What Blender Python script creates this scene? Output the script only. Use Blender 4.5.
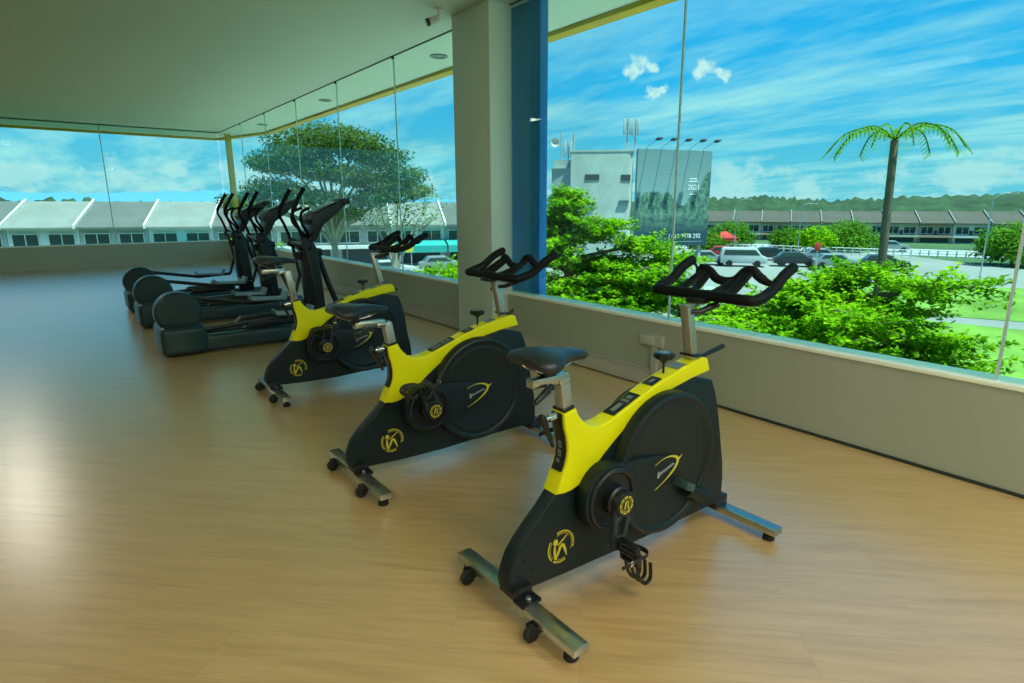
import bpy, bmesh, math, random
from mathutils import Vector, Matrix
from math import pi, sin, cos, radians
S = bpy.context.scene
COL = S.collection
for _o in list(bpy.data.objects): bpy.data.objects.remove(_o)

# ------------------------------------------------------------------ camera
FPX, HY, CY, CX = 588.0, 207.0, 341.5, 525.0
cd = bpy.data.cameras.new('camera'); cam = bpy.data.objects.new('camera', cd); COL.objects.link(cam)
pitch = math.atan((CY - HY) / FPX)
heading = Vector((-0.78564237, 0.61868091, 0))
cam.location = (0, 0, 1.5)
fwd = heading * cos(pitch) + Vector((0, 0, -sin(pitch)))
cam.rotation_euler = fwd.to_track_quat('-Z', 'Y').to_euler()
cd.sensor_width = 36; cd.lens = FPX / 1024 * 36
cd.shift_x = -(CX - 512) / 1024
cd.clip_end = 5000; cd.clip_start = .05
S.camera = cam

# ------------------------------------------------------------------ exposure
S.view_settings.view_transform = 'Standard'; S.view_settings.look = 'None'
S.view_settings.exposure = 0.0; S.view_settings.gamma = 1; S.view_settings.use_curve_mapping = False

# ------------------------------------------------------------------ node helper
class NT:
    def __init__(s, tree): s.t = tree; s.n = tree.nodes; s.l = tree.links
    def add(s, typ, **kw):
        nd = s.n.new(typ)
        for k, v in kw.items():
            if k == 'inp':
                for a, b in v.items():
                    if hasattr(b, 'is_output') or isinstance(b, bpy.types.NodeSocket): s.l.new(b, nd.inputs[a])
                    else: nd.inputs[a].default_value = b
            else: setattr(nd, k, v)
        return nd
    def math(s, op, a, b=0.0, c=None, clamp=False):
        nd = s.add('ShaderNodeMath', operation=op); nd.use_clamp = clamp
        for i, v in enumerate((a, b) if c is None else (a, b, c)):
            if isinstance(v, bpy.types.NodeSocket): s.l.new(v, nd.inputs[i])
            else: nd.inputs[i].default_value = v
        return nd.outputs[0]
    def mix(s, f, a, b):
        nd = s.add('ShaderNodeMix', data_type='RGBA')
        for i, v in ((0, f), (6, a), (7, b)):
            if isinstance(v, bpy.types.NodeSocket): s.l.new(v, nd.inputs[i])
            else: nd.inputs[i].default_value = v if i == 0 else (*v[:3], 1)
        return nd.outputs[2]
    def ramp(s, f, stops):
        nd = s.add('ShaderNodeValToRGB'); s.l.new(f, nd.inputs[0]); e = nd.color_ramp.elements
        while len(e) < len(stops): e.new(.5)
        for el, (p, c) in zip(e, stops): el.position = p; el.color = (*c, 1) if len(c) == 3 else c
        return nd.outputs[0]
    def noise(s, vec, scale, detail=4, rough=.5):
        nd = s.add('ShaderNodeTexNoise', inp={'Scale': scale, 'Detail': detail, 'Roughness': rough})
        if vec is not None: s.l.new(vec, nd.inputs['Vector'])
        return nd.outputs[0]

# ------------------------------------------------------------------ sky
world = bpy.data.worlds.new('sky'); S.world = world; world.use_nodes = True
w = NT(world.node_tree); w.n.clear()
tc = w.add('ShaderNodeTexCoord').outputs['Generated']
sep = w.add('ShaderNodeSeparateXYZ', inp={0: tc})
zc = w.math('MAXIMUM', sep.outputs[2], 0.0)
zd = w.math('ADD', zc, .10)
pu = w.math('DIVIDE', sep.outputs[0], zd); pv = w.math('DIVIDE', sep.outputs[1], zd)
plane = w.add('ShaderNodeCombineXYZ', inp={0: pu, 1: pv}).outputs[0]
base = w.ramp(zc, [(0.0, (.22, .66, .84)), (.06, (.15, .62, .86)), (.17, (.05, .54, 1.0)), (.36, (.015, .42, 1.0)), (.7, (.02, .30, .75))])
rot = w.add('ShaderNodeMapping', inp={'Vector': plane, 'Rotation': (0, 0, radians(38)), 'Scale': (.55, 1.5, 1)}).outputs[0]
cir = w.noise(rot, 1.1, 9, .62)
streak = w.ramp(cir, [(.44, (0, 0, 0)), (.66, (1, 1, 1))])
lowband = w.ramp(zc, [(0.0, (.95, .95, .95)), (.12, (1, 1, 1)), (.24, (.85, .85, .85)), (.34, (.25, .25, .25)), (.6, (.2, .2, .2))])
sfac = w.math('MULTIPLY', streak, lowband)
c1 = w.mix(w.math('MULTIPLY', sfac, .85), base, (.56, .92, .95))
# cumulus: puffs near the horizon, and three small ones higher up
cn = w.noise(w.add('ShaderNodeMapping', inp={'Vector': tc, 'Scale': (1, 1, 1.8)}).outputs[0], 17, 6, .6)
hb = w.ramp(zc, [(0.0, (.62, .62, .62)), (.045, (.66, .66, .66)), (.085, (.42, .42, .42)), (.12, (.0, .0, .0))])
cum = w.ramp(w.math('MULTIPLY', cn, hb), [(.29, (0, 0, 0)), (.37, (1, 1, 1))])
c2 = w.mix(w.math('MULTIPLY', cum, .75), c1, (.66, .88, .92))
puff = None
pwn = w.add('ShaderNodeTexNoise', inp={'Vector': tc, 'Scale': 38.0, 'Detail': 4.0})
pwarp = w.add('ShaderNodeVectorMath', operation='MULTIPLY', inp={0: w.add('ShaderNodeVectorMath', operation='ADD', inp={0: tc, 1: w.add('ShaderNodeVectorMath', operation='SCALE', inp={0: w.add('ShaderNodeVectorMath', operation='SUBTRACT', inp={0: pwn.outputs['Color'], 1: (.5, .5, .5)}).outputs[0], 3: .05}).outputs[0]}).outputs[0], 1: (1, 1, 1.7)}).outputs[0]
for (d, r) in (((-.650, .731, .2065), .026), ((-.632, .748, .2022), .022), ((-.5748, .7931, .2013), .024), ((-.5579, .8067, .1948), .017), ((-.6402, .7486, .1722), .018), ((-.6286, .7579, .1745), .016)):
    dv = Vector(d).normalized()
    dist = w.add('ShaderNodeVectorMath', operation='DISTANCE', inp={0: pwarp, 1: (dv.x, dv.y, dv.z * 1.7)}).outputs['Value']
    g = w.math('SUBTRACT', 1.0, w.math('DIVIDE', dist, r), clamp=True)
    puff = g if puff is None else w.math('MAXIMUM', puff, g)
pn = w.noise(tc, 60, 5, .6)
pf = w.ramp(w.math('ADD', w.math('MULTIPLY', puff, .8), w.math('MULTIPLY', pn, .5)), [(.38, (0, 0, 0)), (.80, (1, 1, 1))])
c3 = w.mix(w.math('MULTIPLY', pf, w.math('MULTIPLY', puff, 3.0, clamp=True)), c2, (.80, .95, .97))
bg = w.add('ShaderNodeBackground', inp={'Color': c3, 'Strength': 1.0})
w.l.new(bg.outputs[0], w.add('ShaderNodeOutputWorld').inputs[0])

# ------------------------------------------------------------------ sun and added fill lamps
sl = bpy.data.lights.new('sun', 'SUN'); sl.energy = 9.5; sl.angle = radians(1.2); sl.color = (1, .97, .88)
so = bpy.data.objects.new('sun', sl); COL.objects.link(so)
so.rotation_euler = Vector((-.38, -.06, -1.0)).to_track_quat('-Z', 'Y').to_euler()
FILL_LAMPS = [(1.0, -2.0), (2.7, -2.0), (2.7, -.2), (.9, 1.3), (2.7, 1.6), (.9, 2.9), (2.7, 3.0), (-3.6, -2.2), (-11.5, -1.0), (-13.0, -1.0)]
FILL_W = 26.0

# ------------------------------------------------------------------ materials
MATS = {}
def mat(name, col, rough=.5, metal=0.0, spec=.5, **kw):
    if name in MATS: return MATS[name]
    m = bpy.data.materials.new(name); m.use_nodes = True
    b = m.node_tree.nodes['Principled BSDF']; t = NT(m.node_tree)
    b.inputs['Base Color'].default_value = (*col, 1); b.inputs['Roughness'].default_value = rough
    b.inputs['Metallic'].default_value = metal; b.inputs['Specular IOR Level'].default_value = spec
    v = kw.get('var', 0)
    if v:
        tcn = t.add('ShaderNodeTexCoord').outputs['Object']
        n = t.noise(tcn, kw.get('scale', 6), 6, .6)
        cc = t.ramp(n, [(.25, tuple(c * (1 - v) for c in col)), (.75, tuple(min(1, c * (1 + v)) for c in col))])
        t.l.new(cc, b.inputs['Base Color'])
    if kw.get('bump'):
        tcn = t.add('ShaderNodeTexCoord').outputs['Object']
        n = t.noise(tcn, kw.get('bscale', 200), 3, .6)
        bp = t.add('ShaderNodeBump', inp={'Height': n, 'Strength': kw['bump'], 'Distance': .002})
        t.l.new(bp.outputs[0], b.inputs['Normal'])
    if kw.get('emit'):
        b.inputs['Emission Color'].default_value = (*col, 1); b.inputs['Emission Strength'].default_value = kw['emit']
    MATS[name] = m; return m

shell = mat('shell_plastic', (.004, .014, .016), .46, 0, .35, bump=.15, bscale=600)
shell2 = mat('shell_disc_plastic', (.005, .014, .015), .42, 0, .4, bump=.15, bscale=600)
dark = mat('black_plastic', (.006, .009, .010), .38)
rubber = mat('black_rubber', (.010, .012, .012), .6)
foam = mat('grip_foam', (.002, .004, .005), .6, 0, .22, bump=.3, bscale=400)
leather = mat('saddle_cover', (.012, .020, .024), .36, bump=.2, bscale=350)
yellow = mat('yellow_paint', (.80, .80, .0), .45, 0, .3)
yprint = mat('yellow_print', (.62, .55, .04), .5)
silverprint = mat('silver_print', (.32, .40, .42), .5)
steel = mat('brushed_steel', (.50, .52, .48), .30, 1.0, var=.10, scale=25)
steeld = mat('satin_steel_tube', (.46, .47, .42), .34, .85, var=.06, scale=30)
chrome = mat('chrome', (.7, .72, .72), .15, 1.0)
wallm = mat('painted_wall', (.37, .41, .33), .75, var=.02, scale=2)
pillm = mat('painted_pillar', (.56, .68, .62), .7, var=.02, scale=2)
ceilm = mat('painted_ceiling', (.47, .57, .47), .8, var=.015, scale=1)
soffm = mat('soffit_paint', (.54, .64, .53), .8)
sillm = mat('sill_paint', (.82, .88, .74), .8)
trunkm = mat('trunking_plastic', (.40, .42, .37), .5)
bluem = mat('blue_column_paint', (.010, .19, .58), .5)
yfas = mat('yellow_fascia_paint', (.52, .34, .015), .6)
camw = mat('white_housing', (.55, .58, .55), .4)
darkgap = mat('dark_seal', (.02, .03, .03), .6)
sealm = mat('silicone_seal', (.46, .60, .60), .35)
pedblue = mat('pale_blue_pad', (.22, .36, .42), .45)
ellbase = mat('machine_teal_grey', (.012, .045, .048), .38)
screenm = mat('console_screen', (.05, .085, .085), .2)
conc = mat('weathered_concrete', (.42, .50, .46), .9, var=.22, scale=.55)
conc2 = mat('render_grey', (.32, .40, .40), .9, var=.10, scale=.8)
slot = mat('dark_opening', (.05, .07, .08), .8)
glassd = mat('dark_window_glass', (.03, .06, .06), .12)
asphalt = mat('asphalt', (.22, .25, .23), .95, var=.15, scale=.12)
roadm = mat('road_surface', (.34, .38, .37), .95, var=.06, scale=.3)
grassm = mat('grass', (.13, .27, .03), 1.0, var=.45, scale=.25)
farm = mat('far_land', (.05, .12, .04), 1.0, var=.5, scale=.03)
hillm = mat('forest_hill', (.022, .060, .022), 1.0, var=.7, scale=.10)
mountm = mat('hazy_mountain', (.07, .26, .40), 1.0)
bark = mat('bark', (.16, .13, .09), .95, var=.3, scale=4)
barkl = mat('pale_bark', (.30, .30, .22), .95, var=.3, scale=2)
roofm = mat('grey_roof_tiles', (.20, .23, .21), .9, var=.2, scale=.5)
roofb = mat('brown_roof_tiles', (.085, .08, .065), .9, var=.2, scale=.4)
roofd = mat('dark_roof_tiles', (.11, .13, .12), .9, var=.2, scale=.5)
hcream = mat('cream_wall', (.52, .50, .40), .9, var=.06)
hpink = mat('salmon_wall', (.50, .33, .24), .9, var=.06)
hgrey = mat('grey_wall', (.38, .43, .42), .9, var=.06)
hwhite = mat('white_wall', (.62, .68, .66), .9, var=.06)
teal = mat('teal_awning', (.02, .36, .34), .7)
redm = mat('red_canvas', (.62, .05, .04), .7)
polem = mat('galvanised_pole', (.42, .46, .46), .6, .2)
ysign = mat('yellow_sign', (.65, .60, .03), .6)

def leafmat(name, c1, c2, scale):
    m = bpy.data.materials.new(name); m.use_nodes = True; t = NT(m.node_tree); t.n.clear()
    v = t.add('ShaderNodeTexCoord').outputs['Object']
    n = t.noise(v, scale, 3, .6)
    c = t.ramp(n, [(.33, c1), (.68, c2)])
    d = t.add('ShaderNodeBsdfDiffuse', inp={'Color': c}); tr = t.add('ShaderNodeBsdfTranslucent', inp={'Color': c})
    mx = t.add('ShaderNodeMixShader', inp={0: .38, 1: d.outputs[0], 2: tr.outputs[0]})
    t.l.new(mx.outputs[0], t.add('ShaderNodeOutputMaterial').inputs[0]); return m
leafA = leafmat('bright_leaves', (.08, .28, .008), (.32, .60, .012), 1.3)
leafB = leafmat('rain_tree_leaves', (.030, .085, .012), (.115, .19, .03), .5)
leafC = leafmat('distant_leaves', (.05, .17, .012), (.16, .36, .03), .5)

def glassmat():
    m = bpy.data.materials.new('tinted_glass'); m.use_nodes = True; t = NT(m.node_tree); t.n.clear()
    tr = t.add('ShaderNodeBsdfTransparent', inp={'Color': (.80, .965, .93, 1)})
    gl = t.add('ShaderNodeBsdfGlossy', inp={'Color': (1, 1, 1, 1), 'Roughness': .0})
    fr = t.add('ShaderNodeFresnel', inp={'IOR': 1.40})
    f = t.math('MULTIPLY', fr.outputs[0], .09)
    mx = t.add('ShaderNodeMixShader', inp={0: f, 1: tr.outputs[0], 2: gl.outputs[0]})
    t.l.new(mx.outputs[0], t.add('ShaderNodeOutputMaterial').inputs[0]); return m
glassm = glassmat()

def floormat():
    m = bpy.data.materials.new('laminate_floor'); m.use_nodes = True; t = NT(m.node_tree)
    b = t.n['Principled BSDF']
    v = t.add('ShaderNodeTexCoord').outputs['Object']
    mp = t.add('ShaderNodeMapping', inp={'Vector': v, 'Rotation': (0, 0, radians(-45.6))}).outputs[0]
    br = t.add('ShaderNodeTexBrick', inp={'Vector': mp, 'Scale': 1.0, 'Color1': (.0, .0, .0, 1), 'Color2': (1, 1, 1, 1), 'Mortar': (.5, .5, .5, 1),
        'Mortar Size': .0011, 'Mortar Smooth': .2, 'Bias': 0.0, 'Brick Width': 1.25, 'Row Height': .215}, offset=.37, offset_frequency=2)
    tone = br.outputs['Color']; mort = br.outputs['Fac']
    gm = t.add('ShaderNodeVectorMath', operation='ADD', inp={0: t.add('ShaderNodeMapping', inp={'Vector': mp, 'Scale': (1.4, 16, 1)}).outputs[0],
        1: t.add('ShaderNodeVectorMath', operation='SCALE', inp={0: tone, 3: 9.0}).outputs[0]}).outputs[0]
    g = t.noise(gm, 1.6, 7, .62)
    g2 = t.noise(t.add('ShaderNodeMapping', inp={'Vector': mp, 'Scale': (4, 120, 1)}).outputs[0], 1.0, 3, .5)
    gg = t.math('ADD', t.math('MULTIPLY', g, .8), t.math('MULTIPLY', g2, .2))
    c = t.ramp(gg, [(.30, (.47, .285, .105)), (.5, (.60, .395, .165)), (.7, (.69, .48, .225))])
    sp = t.add('ShaderNodeSeparateColor', inp={0: tone}).outputs[0]
    c = t.mix(t.math('MULTIPLY', sp, .22), c, (.52, .32, .12))
    c = t.mix(t.math('MULTIPLY', mort, .38), c, (.22, .12, .05))
    t.l.new(c, b.inputs['Base Color'])
    b.inputs['Roughness'].default_value = .30; b.inputs['IOR'].default_value = 1.5; b.inputs['Specular IOR Level'].default_value = .9
    b.inputs['Coat Weight'].default_value = 1.0; b.inputs['Coat IOR'].default_value = 1.75; b.inputs['Coat Roughness'].default_value = .30
    bp = t.add('ShaderNodeBump', inp={'Height': t.math('SUBTRACT', t.math('MULTIPLY', g2, .15), mort), 'Strength': .06, 'Distance': .002})
    t.l.new(bp.outputs[0], b.inputs['Normal'])
    return m
floorm = floormat()

# ------------------------------------------------------------------ mesh helpers
def NB(): return bmesh.new()
def merge(bm, tmp, M=None):
    if M is not None: bmesh.ops.transform(tmp, matrix=M, verts=tmp.verts)
    me = bpy.data.meshes.new('t'); tmp.to_mesh(me); tmp.free(); bm.from_mesh(me); bpy.data.meshes.remove(me)
def rotm(rx=0, ry=0, rz=0):
    return Matrix.Rotation(rz, 4, 'Z') @ Matrix.Rotation(ry, 4, 'Y') @ Matrix.Rotation(rx, 4, 'X')
def box(bm, c, s, bev=0.0, rot=None, seg=2):
    t = NB(); bmesh.ops.create_cube(t, size=1)
    bmesh.ops.scale(t, vec=s, verts=t.verts)
    if bev: bmesh.ops.bevel(t, geom=t.edges[:], offset=bev, segments=seg, profile=.5, affect='EDGES')
    M = Matrix.Translation(c)
    if rot is not None: M = M @ rot
    merge(bm, t, M)
def prism(bm, pts, a, b, axis='X', bev=0.0, seg=2, M=None):
    t = NB()
    def P(u, v, k):
        return {'X': (k, u, v), 'Y': (u, k, v), 'Z': (u, v, k)}[axis]
    A = [t.verts.new(P(u, v, a)) for u, v in pts]; B = [t.verts.new(P(u, v, b)) for u, v in pts]
    fa = t.faces.new(A); fb = t.faces.new(B[::-1]); n = len(pts)
    for i in range(n): t.faces.new((A[i], B[i], B[(i + 1) % n], A[(i + 1) % n]))
    bmesh.ops.recalc_face_normals(t, faces=t.faces)
    if bev:
        ed = list(set(fa.edges[:] + fb.edges[:]))
        bmesh.ops.bevel(t, geom=ed, offset=bev, segments=seg, profile=.5, affect='EDGES')
    ng = [f for f in t.faces if len(f.verts) > 4]
    bmesh.ops.triangulate(t, faces=ng)
    merge(bm, t, M)
def frame_at(d):
    d = Vector(d).normalized(); u = Vector((0, 0, 1)) if abs(d.z) < .9 else Vector((1, 0, 0))
    x = d.cross(u).normalized(); return x, x.cross(d).normalized()
def tube(bm, pts, r, n=10, flat=1.0, cap=True, closed=False, up=None):
    pts = [Vector(p) for p in pts]; N = len(pts)
    rs = r if isinstance(r, (list, tuple)) else [r] * N
    t = NB(); rings = []; px = None
    for i, p in enumerate(pts):
        if closed: d = pts[(i + 1) % N] - pts[i - 1]
        else: d = pts[min(i + 1, N - 1)] - pts[max(i - 1, 0)]
        d.normalize()
        if up is not None: x = d.cross(Vector(up)).normalized()
        elif px is None: x, _ = frame_at(d)
        else: x = (px - d * px.dot(d)).normalized()
        px = x; y = x.cross(d).normalized()
        rings.append([t.verts.new(p + (x * cos(a) + y * sin(a) * flat) * rs[i]) for a in [2 * pi * k / n for k in range(n)]])
    for i in range(N if closed else N - 1):
        A, B = rings[i], rings[(i + 1) % N]
        for k in range(n): t.faces.new((A[k], A[(k + 1) % n], B[(k + 1) % n], B[k]))
    if cap and not closed: t.faces.new(rings[0][::-1]); t.faces.new(rings[-1])
    bmesh.ops.recalc_face_normals(t, faces=t.faces); merge(bm, t)
def smoothpath(pts, k=6, closed=False):
    pts = [Vector(p) for p in pts]; out = []; N = len(pts)
    rng = range(N if closed else N - 1)
    for i in rng:
        p0 = pts[(i - 1) % N] if closed or i > 0 else pts[0]; p1 = pts[i]; p2 = pts[(i + 1) % N]
        p3 = pts[(i + 2) % N] if closed or i + 2 < N else pts[-1]
        for j in range(k):
            s = j / k
            out.append(.5 * ((2 * p1) + (-p0 + p2) * s + (2 * p0 - 5 * p1 + 4 * p2 - p3) * s * s + (-p0 + 3 * p1 - 3 * p2 + p3) * s ** 3))
    if not closed: out.append(pts[-1])
    return out
def cyl(bm, p0, p1, r0, r1=None, n=20):
    tube(bm, [p0, p1], [r0, r0 if r1 is None else r1], n)
def lathe(bm, prof, c, axis='X', n=40):
    """prof: (radius, offset along axis) pairs, ends closed"""
    t = NB(); rings = []
    for r, h in prof:
        ring = []
        for k in range(n):
            a = 2 * pi * k / n; u, v = r * cos(a), r * sin(a)
            ring.append(t.verts.new({'X': (h, u, v), 'Y': (u, h, v), 'Z': (u, v, h)}[axis]))
        rings.append(ring)
    for A, B in zip(rings, rings[1:]):
        for k in range(n): t.faces.new((A[k], A[(k + 1) % n], B[(k + 1) % n], B[k]))
    t.faces.new(rings[0][::-1]); t.faces.new(rings[-1])
    bmesh.ops.recalc_face_normals(t, faces=t.faces); merge(bm, t, Matrix.Translation(c))
def arc(bm, c, r, w_, a0, a1, x, th=.0012, n=24, sy=1.0):
    """flat ring segment in the plane X=x (printed mark)"""
    t = NB(); pr = []
    for i in range(n + 1):
        a = a0 + (a1 - a0) * i / n
        pr.append([t.verts.new((xx, c[0] + rr * cos(a) * sy, c[1] + rr * sin(a))) for xx, rr in ((x, r - w_ / 2), (x, r + w_ / 2), (x + th, r + w_ / 2), (x + th, r - w_ / 2))])
    for A, B in zip(pr, pr[1:]):
        for k in range(4): t.faces.new((A[k], B[k], B[(k + 1) % 4], A[(k + 1) % 4]))
    t.faces.new(pr[0]); t.faces.new(pr[-1][::-1])
    bmesh.ops.recalc_face_normals(t, faces=t.faces); merge(bm, t)

def link(name, me, m, parent):
    o = bpy.data.objects.new(name, me); COL.objects.link(o)
    if m is not None and not me.materials: me.materials.append(m)
    if parent is not None: o.parent = parent
    return o
def obj(name, bm, m, parent=None, sharp=32, loc=None):
    if loc is not None: bmesh.ops.translate(bm, vec=-Vector(loc), verts=bm.verts)
    lim = radians(sharp)
    for f in bm.faces: f.smooth = True
    for e in bm.edges:
        if len(e.link_faces) == 2 and e.calc_face_angle(0) > lim: e.smooth = False
    me = bpy.data.meshes.new(name); bm.to_mesh(me); bm.free()
    o = link(name, me, m, parent)
    if loc is not None: o.location = loc
    return o
def tag(o, label=None, cat=None, group=None, kind=None):
    for k, v in (('label', label), ('category', cat), ('group', group), ('kind', kind)):
        if v: o[k] = v
    return o
def thing(name, label, cat, loc=(0, 0, 0), rz=0, group=None):
    o = bpy.data.objects.new(name, None); COL.objects.link(o); o.empty_display_size = .1
    o.location = loc; o.rotation_euler = (0, 0, rz); return tag(o, label, cat, group)
def struct(name, bm, m, label=None):
    o = obj(name, bm, m); o['kind'] = 'structure'
    if label: o['label'] = label
    return o
def copy_tree(o, parent=None, got=None):
    c = o.copy(); COL.objects.link(c); c.parent = parent
    if got is not None: got.setdefault(o.name, c)
    for ch in list(o.children): copy_tree(ch, c, got)
    return c
def text_bm(s, size, M, depth=.01):
    cu = bpy.data.curves.new('t', 'FONT'); cu.body = s; cu.size = size; cu.extrude = depth; cu.align_x = 'CENTER'; cu.align_y = 'CENTER'
    o = bpy.data.objects.new('t', cu); COL.objects.link(o)
    dg = bpy.context.evaluated_depsgraph_get(); me = bpy.data.meshes.new_from_object(o.evaluated_get(dg))
    bm = NB(); bm.from_mesh(me); bmesh.ops.transform(bm, matrix=M, verts=bm.verts)
    bpy.data.objects.remove(o); bpy.data.curves.remove(cu); bpy.data.meshes.remove(me); return bm

# ================================================================== THE ROOM
CH = 3.47; XL, XR, YB, YW, YG = -18.4, 3.6, -4.2, 3.83, 3.88; SILL = .585
b = NB(); box(b, ((XL + XR) / 2, (YB + YW) / 2, -.06), (XR - XL + .3, YW - YB + .3, .12)); struct('floor', b, floorm, 'light oak laminate floor laid in diagonal planks')
b = NB(); box(b, ((XL + XR) / 2, (YB + YG) / 2, CH + .06), (XR - XL + .3, YG - YB + .06, .12)); struct('ceiling', b, ceilm, 'plain painted ceiling')
b = NB(); box(b, ((XL + XR) / 2, YW + .09, SILL / 2 - .01), (XR - XL + .3, .18, SILL - .02)); struct('wall_front', b, wallm, 'low grey-green wall below the long window')
b = NB(); box(b, ((XL + XR) / 2, YW + .09, SILL - .008), (XR - XL + .3, .20, .026), .004); struct('trim_1', b, sillm, 'pale window sill on the low wall')
b = NB(); box(b, ((XL + XR) / 2, YB - .09, CH / 2), (XR - XL, .18, CH)); struct('wall_back', b, wallm)
b = NB(); box(b, (XR + .09, (YB + YW) / 2, CH / 2), (.18, YW - YB, CH)); struct('wall_right', b, wallm)
b = NB(); box(b, (XL - .09, (YB + YW) / 2, SILL / 2 - .01), (.18, YW - YB, SILL - .02)); struct('wall_left', b, wallm)
b = NB(); box(b, (XL - .085, (YB + YW) / 2, SILL - .008), (.19, YW - YB, .026), .004); struct('trim_2', b, sillm)
b = NB(); box(b, ((XL - 3.12) / 2, YW - .012, .085), (-3.12 - XL, .024, .15), .004); box(b, ((XL - 3.12) / 2, YW - .026, .155), (-3.12 - XL, .010, .012)); struct('baseboard_front', b, trunkm, 'grey trunking running along the foot of the wall')
b = NB(); box(b, ((XL + XR) / 2, YW - .006, .009), (XR - XL, .012, .018)); struct('trim_3', b, darkgap, 'dark gap line where floor meets wall')
# glass panes and their joints
xs_r = [-5.17, -3.014, -.82, 1.4, XR]; xs_l = [XL, -16.04, -13.97, -11.9, -9.83, -7.77, -5.86]
wn = 1; tn = 4
for xs in (xs_l, xs_r):
    for a, c in zip(xs, xs[1:]):
        b = NB(); box(b, ((a + c) / 2, YG, (SILL + CH) / 2), (c - a - .016, .010, CH - SILL - .002)); struct('window_%d' % wn, b, glassm); wn += 1
    for a in xs[1:-1]:
        b = NB(); box(b, (a, YG, (SILL + CH) / 2), (.014, .014, CH - SILL)); struct('trim_%d' % tn, b, sealm); tn += 1
        b = NB(); box(b, (a, YG - .012, CH - .03), (.06, .015, .03), .003); struct('trim_%d' % tn, b, darkgap); tn += 1
b = NB(); box(b, ((XL + XR) / 2, YG, CH - .004), (XR - XL, .022, .012)); struct('trim_%d' % tn, b, darkgap, 'thin dark head channel of the window'); tn += 1
ys = [YB, -1.5, 1.2, YW]
for a, c in zip(ys, ys[1:]):
    b = NB(); box(b, (XL - .05, (a + c) / 2, (SILL + CH) / 2), (.010, c - a - .016, CH - SILL - .002)); struct('window_%d' % wn, b, glassm); wn += 1
for a in ys[1:-1]:
    b = NB(); box(b, (XL - .05, a, (SILL + CH) / 2), (.016, .018, CH - SILL)); struct('trim_%d' % tn, b, sealm); tn += 1
# pillar inside, blue column outside
b = NB(); box(b, ((-5.86 - 5.17) / 2, (3.62 + 3.90) / 2, CH / 2), (.69, .28, CH), .006); o = struct('pillar', b, pillm, 'square painted pillar between the windows')
b = NB(); box(b, (-5.05, 4.02, -.5), (.50, .10, 7.95), .004); o = struct('outer_column', b, bluem, 'blue painted column just outside the glass')
b = NB(); box(b, (-18.62, 4.15, -.5), (.14, .14, 7.95), .004); o = struct('outer_column_yellow', b, yfas, 'yellow painted column outside the far corner')
# soffit, fascia
b = NB(); prism(b, [(5, 3.9), (5, 4.90), (-17.5, 4.90), (-19.9, 4.20), (-19.9, -5), (-18.3, -5), (-18.3, 3.9)], CH, CH + .14, 'Z'); struct('soffit', b, soffm, 'pale green soffit over the outside of the window')
b = NB()
def strip(p, q, wd, z0, z1):
    p, q = Vector((*p, 0)), Vector((*q, 0)); d = (q - p).normalized(); n_ = Vector((-d.y, d.x, 0)) * wd
    prism(b, [tuple(v.xy) for v in (p, q, q + n_, p + n_)], z0, z1, 'Z')
strip((-17.5, 4.81), (5, 4.81), .17, CH - .05, CH + .2); strip((-19.95, 4.10), (-17.45, 4.81), .17, CH - .05, CH + .2); strip((-19.95, -5), (-19.95, 4.15), .12, CH - .05, CH + .2)
struct('fascia', b, yfas, 'yellow edge band of the soffit')
# rest of the building under the gym (seen only from outside), plus an added bounce ledge
b = NB(); box(b, ((XL + XR) / 2, (YB + YW) / 2 + .05, -2.4), (XR - XL + .3, YW - YB + .5, 4.5)); struct('building_base', b, hwhite)
b = NB(); box(b, ((XL + XR) / 2, 6.0, -1.35), (XR - XL + .3, 3.7, .22)); struct('bounce_ledge', b, mat('bounce_white', (.80, .82, .76), .8), 'white ledge added outside under the window to bounce sunlight')  # unseen pale reflector, added to throw sun up onto soffit and ceiling
b = NB(); box(b, ((XL + XR) / 2, (YB + YW) / 2, CH + .35), (XR - XL + 1.5, YW - YB + 1.5, .4)); struct('roof_slab', b, hgrey)

# downlights in the soffit
n0 = ['small round downlight in the soffit just right of the blue column', 'small round downlight in the soffit left of the pillar', 'small round downlight in the soffit, middle of the left row', 'small round downlight in the soffit at the far corner']
for i, x in enumerate((-3.15, -7.40, -11.64, -15.9)):
    t = thing('downlight', n0[i], 'downlight', (x, 4.36, CH), 0, 'soffit downlights')
    b = NB(); lathe(b, [(.115, -.001), (.12, -.014), (.085, -.018), (.08, -.004)], (0, 0, 0), 'Z', 28); obj('trim_ring', b, mat('downlight_ring', (.10, .16, .14), .4), t)
    b = NB(); lathe(b, [(.075, -.006), (.075, -.010)], (0, 0, 0), 'Z', 24); obj('lens', b, mat('downlight_lens', (.12, .2, .2), .2), t)
# fill lamps added on the ceiling to brighten the room, mostly behind the camera
for i, (x, y) in enumerate(FILL_LAMPS):
    t = thing('fill_panel', 'added fill light panel on the ceiling', 'fill light', (x, y, CH), 0, 'added fill lights')
    b = NB(); box(b, (0, 0, -.008), (1.26, .64, .016), .003); obj('frame', b, camw, t)
    b = NB(); box(b, (0, 0, -.018), (1.2, .58, .006)); obj('diffuser', b, mat('fill_diffuser', (1, .93, .8), .5, emit=3.0), t)
    al = bpy.data.lights.new('lamp', 'AREA'); al.shape = 'RECTANGLE'; al.size = 1.2; al.size_y = .58; al.energy = FILL_W * (1.0 if x > 0 else .85); al.color = (1, .95, .80)
    ao = bpy.data.objects.new('lamp', al); COL.objects.link(ao); ao.location = (0, 0, -.03); ao.parent = t

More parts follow.
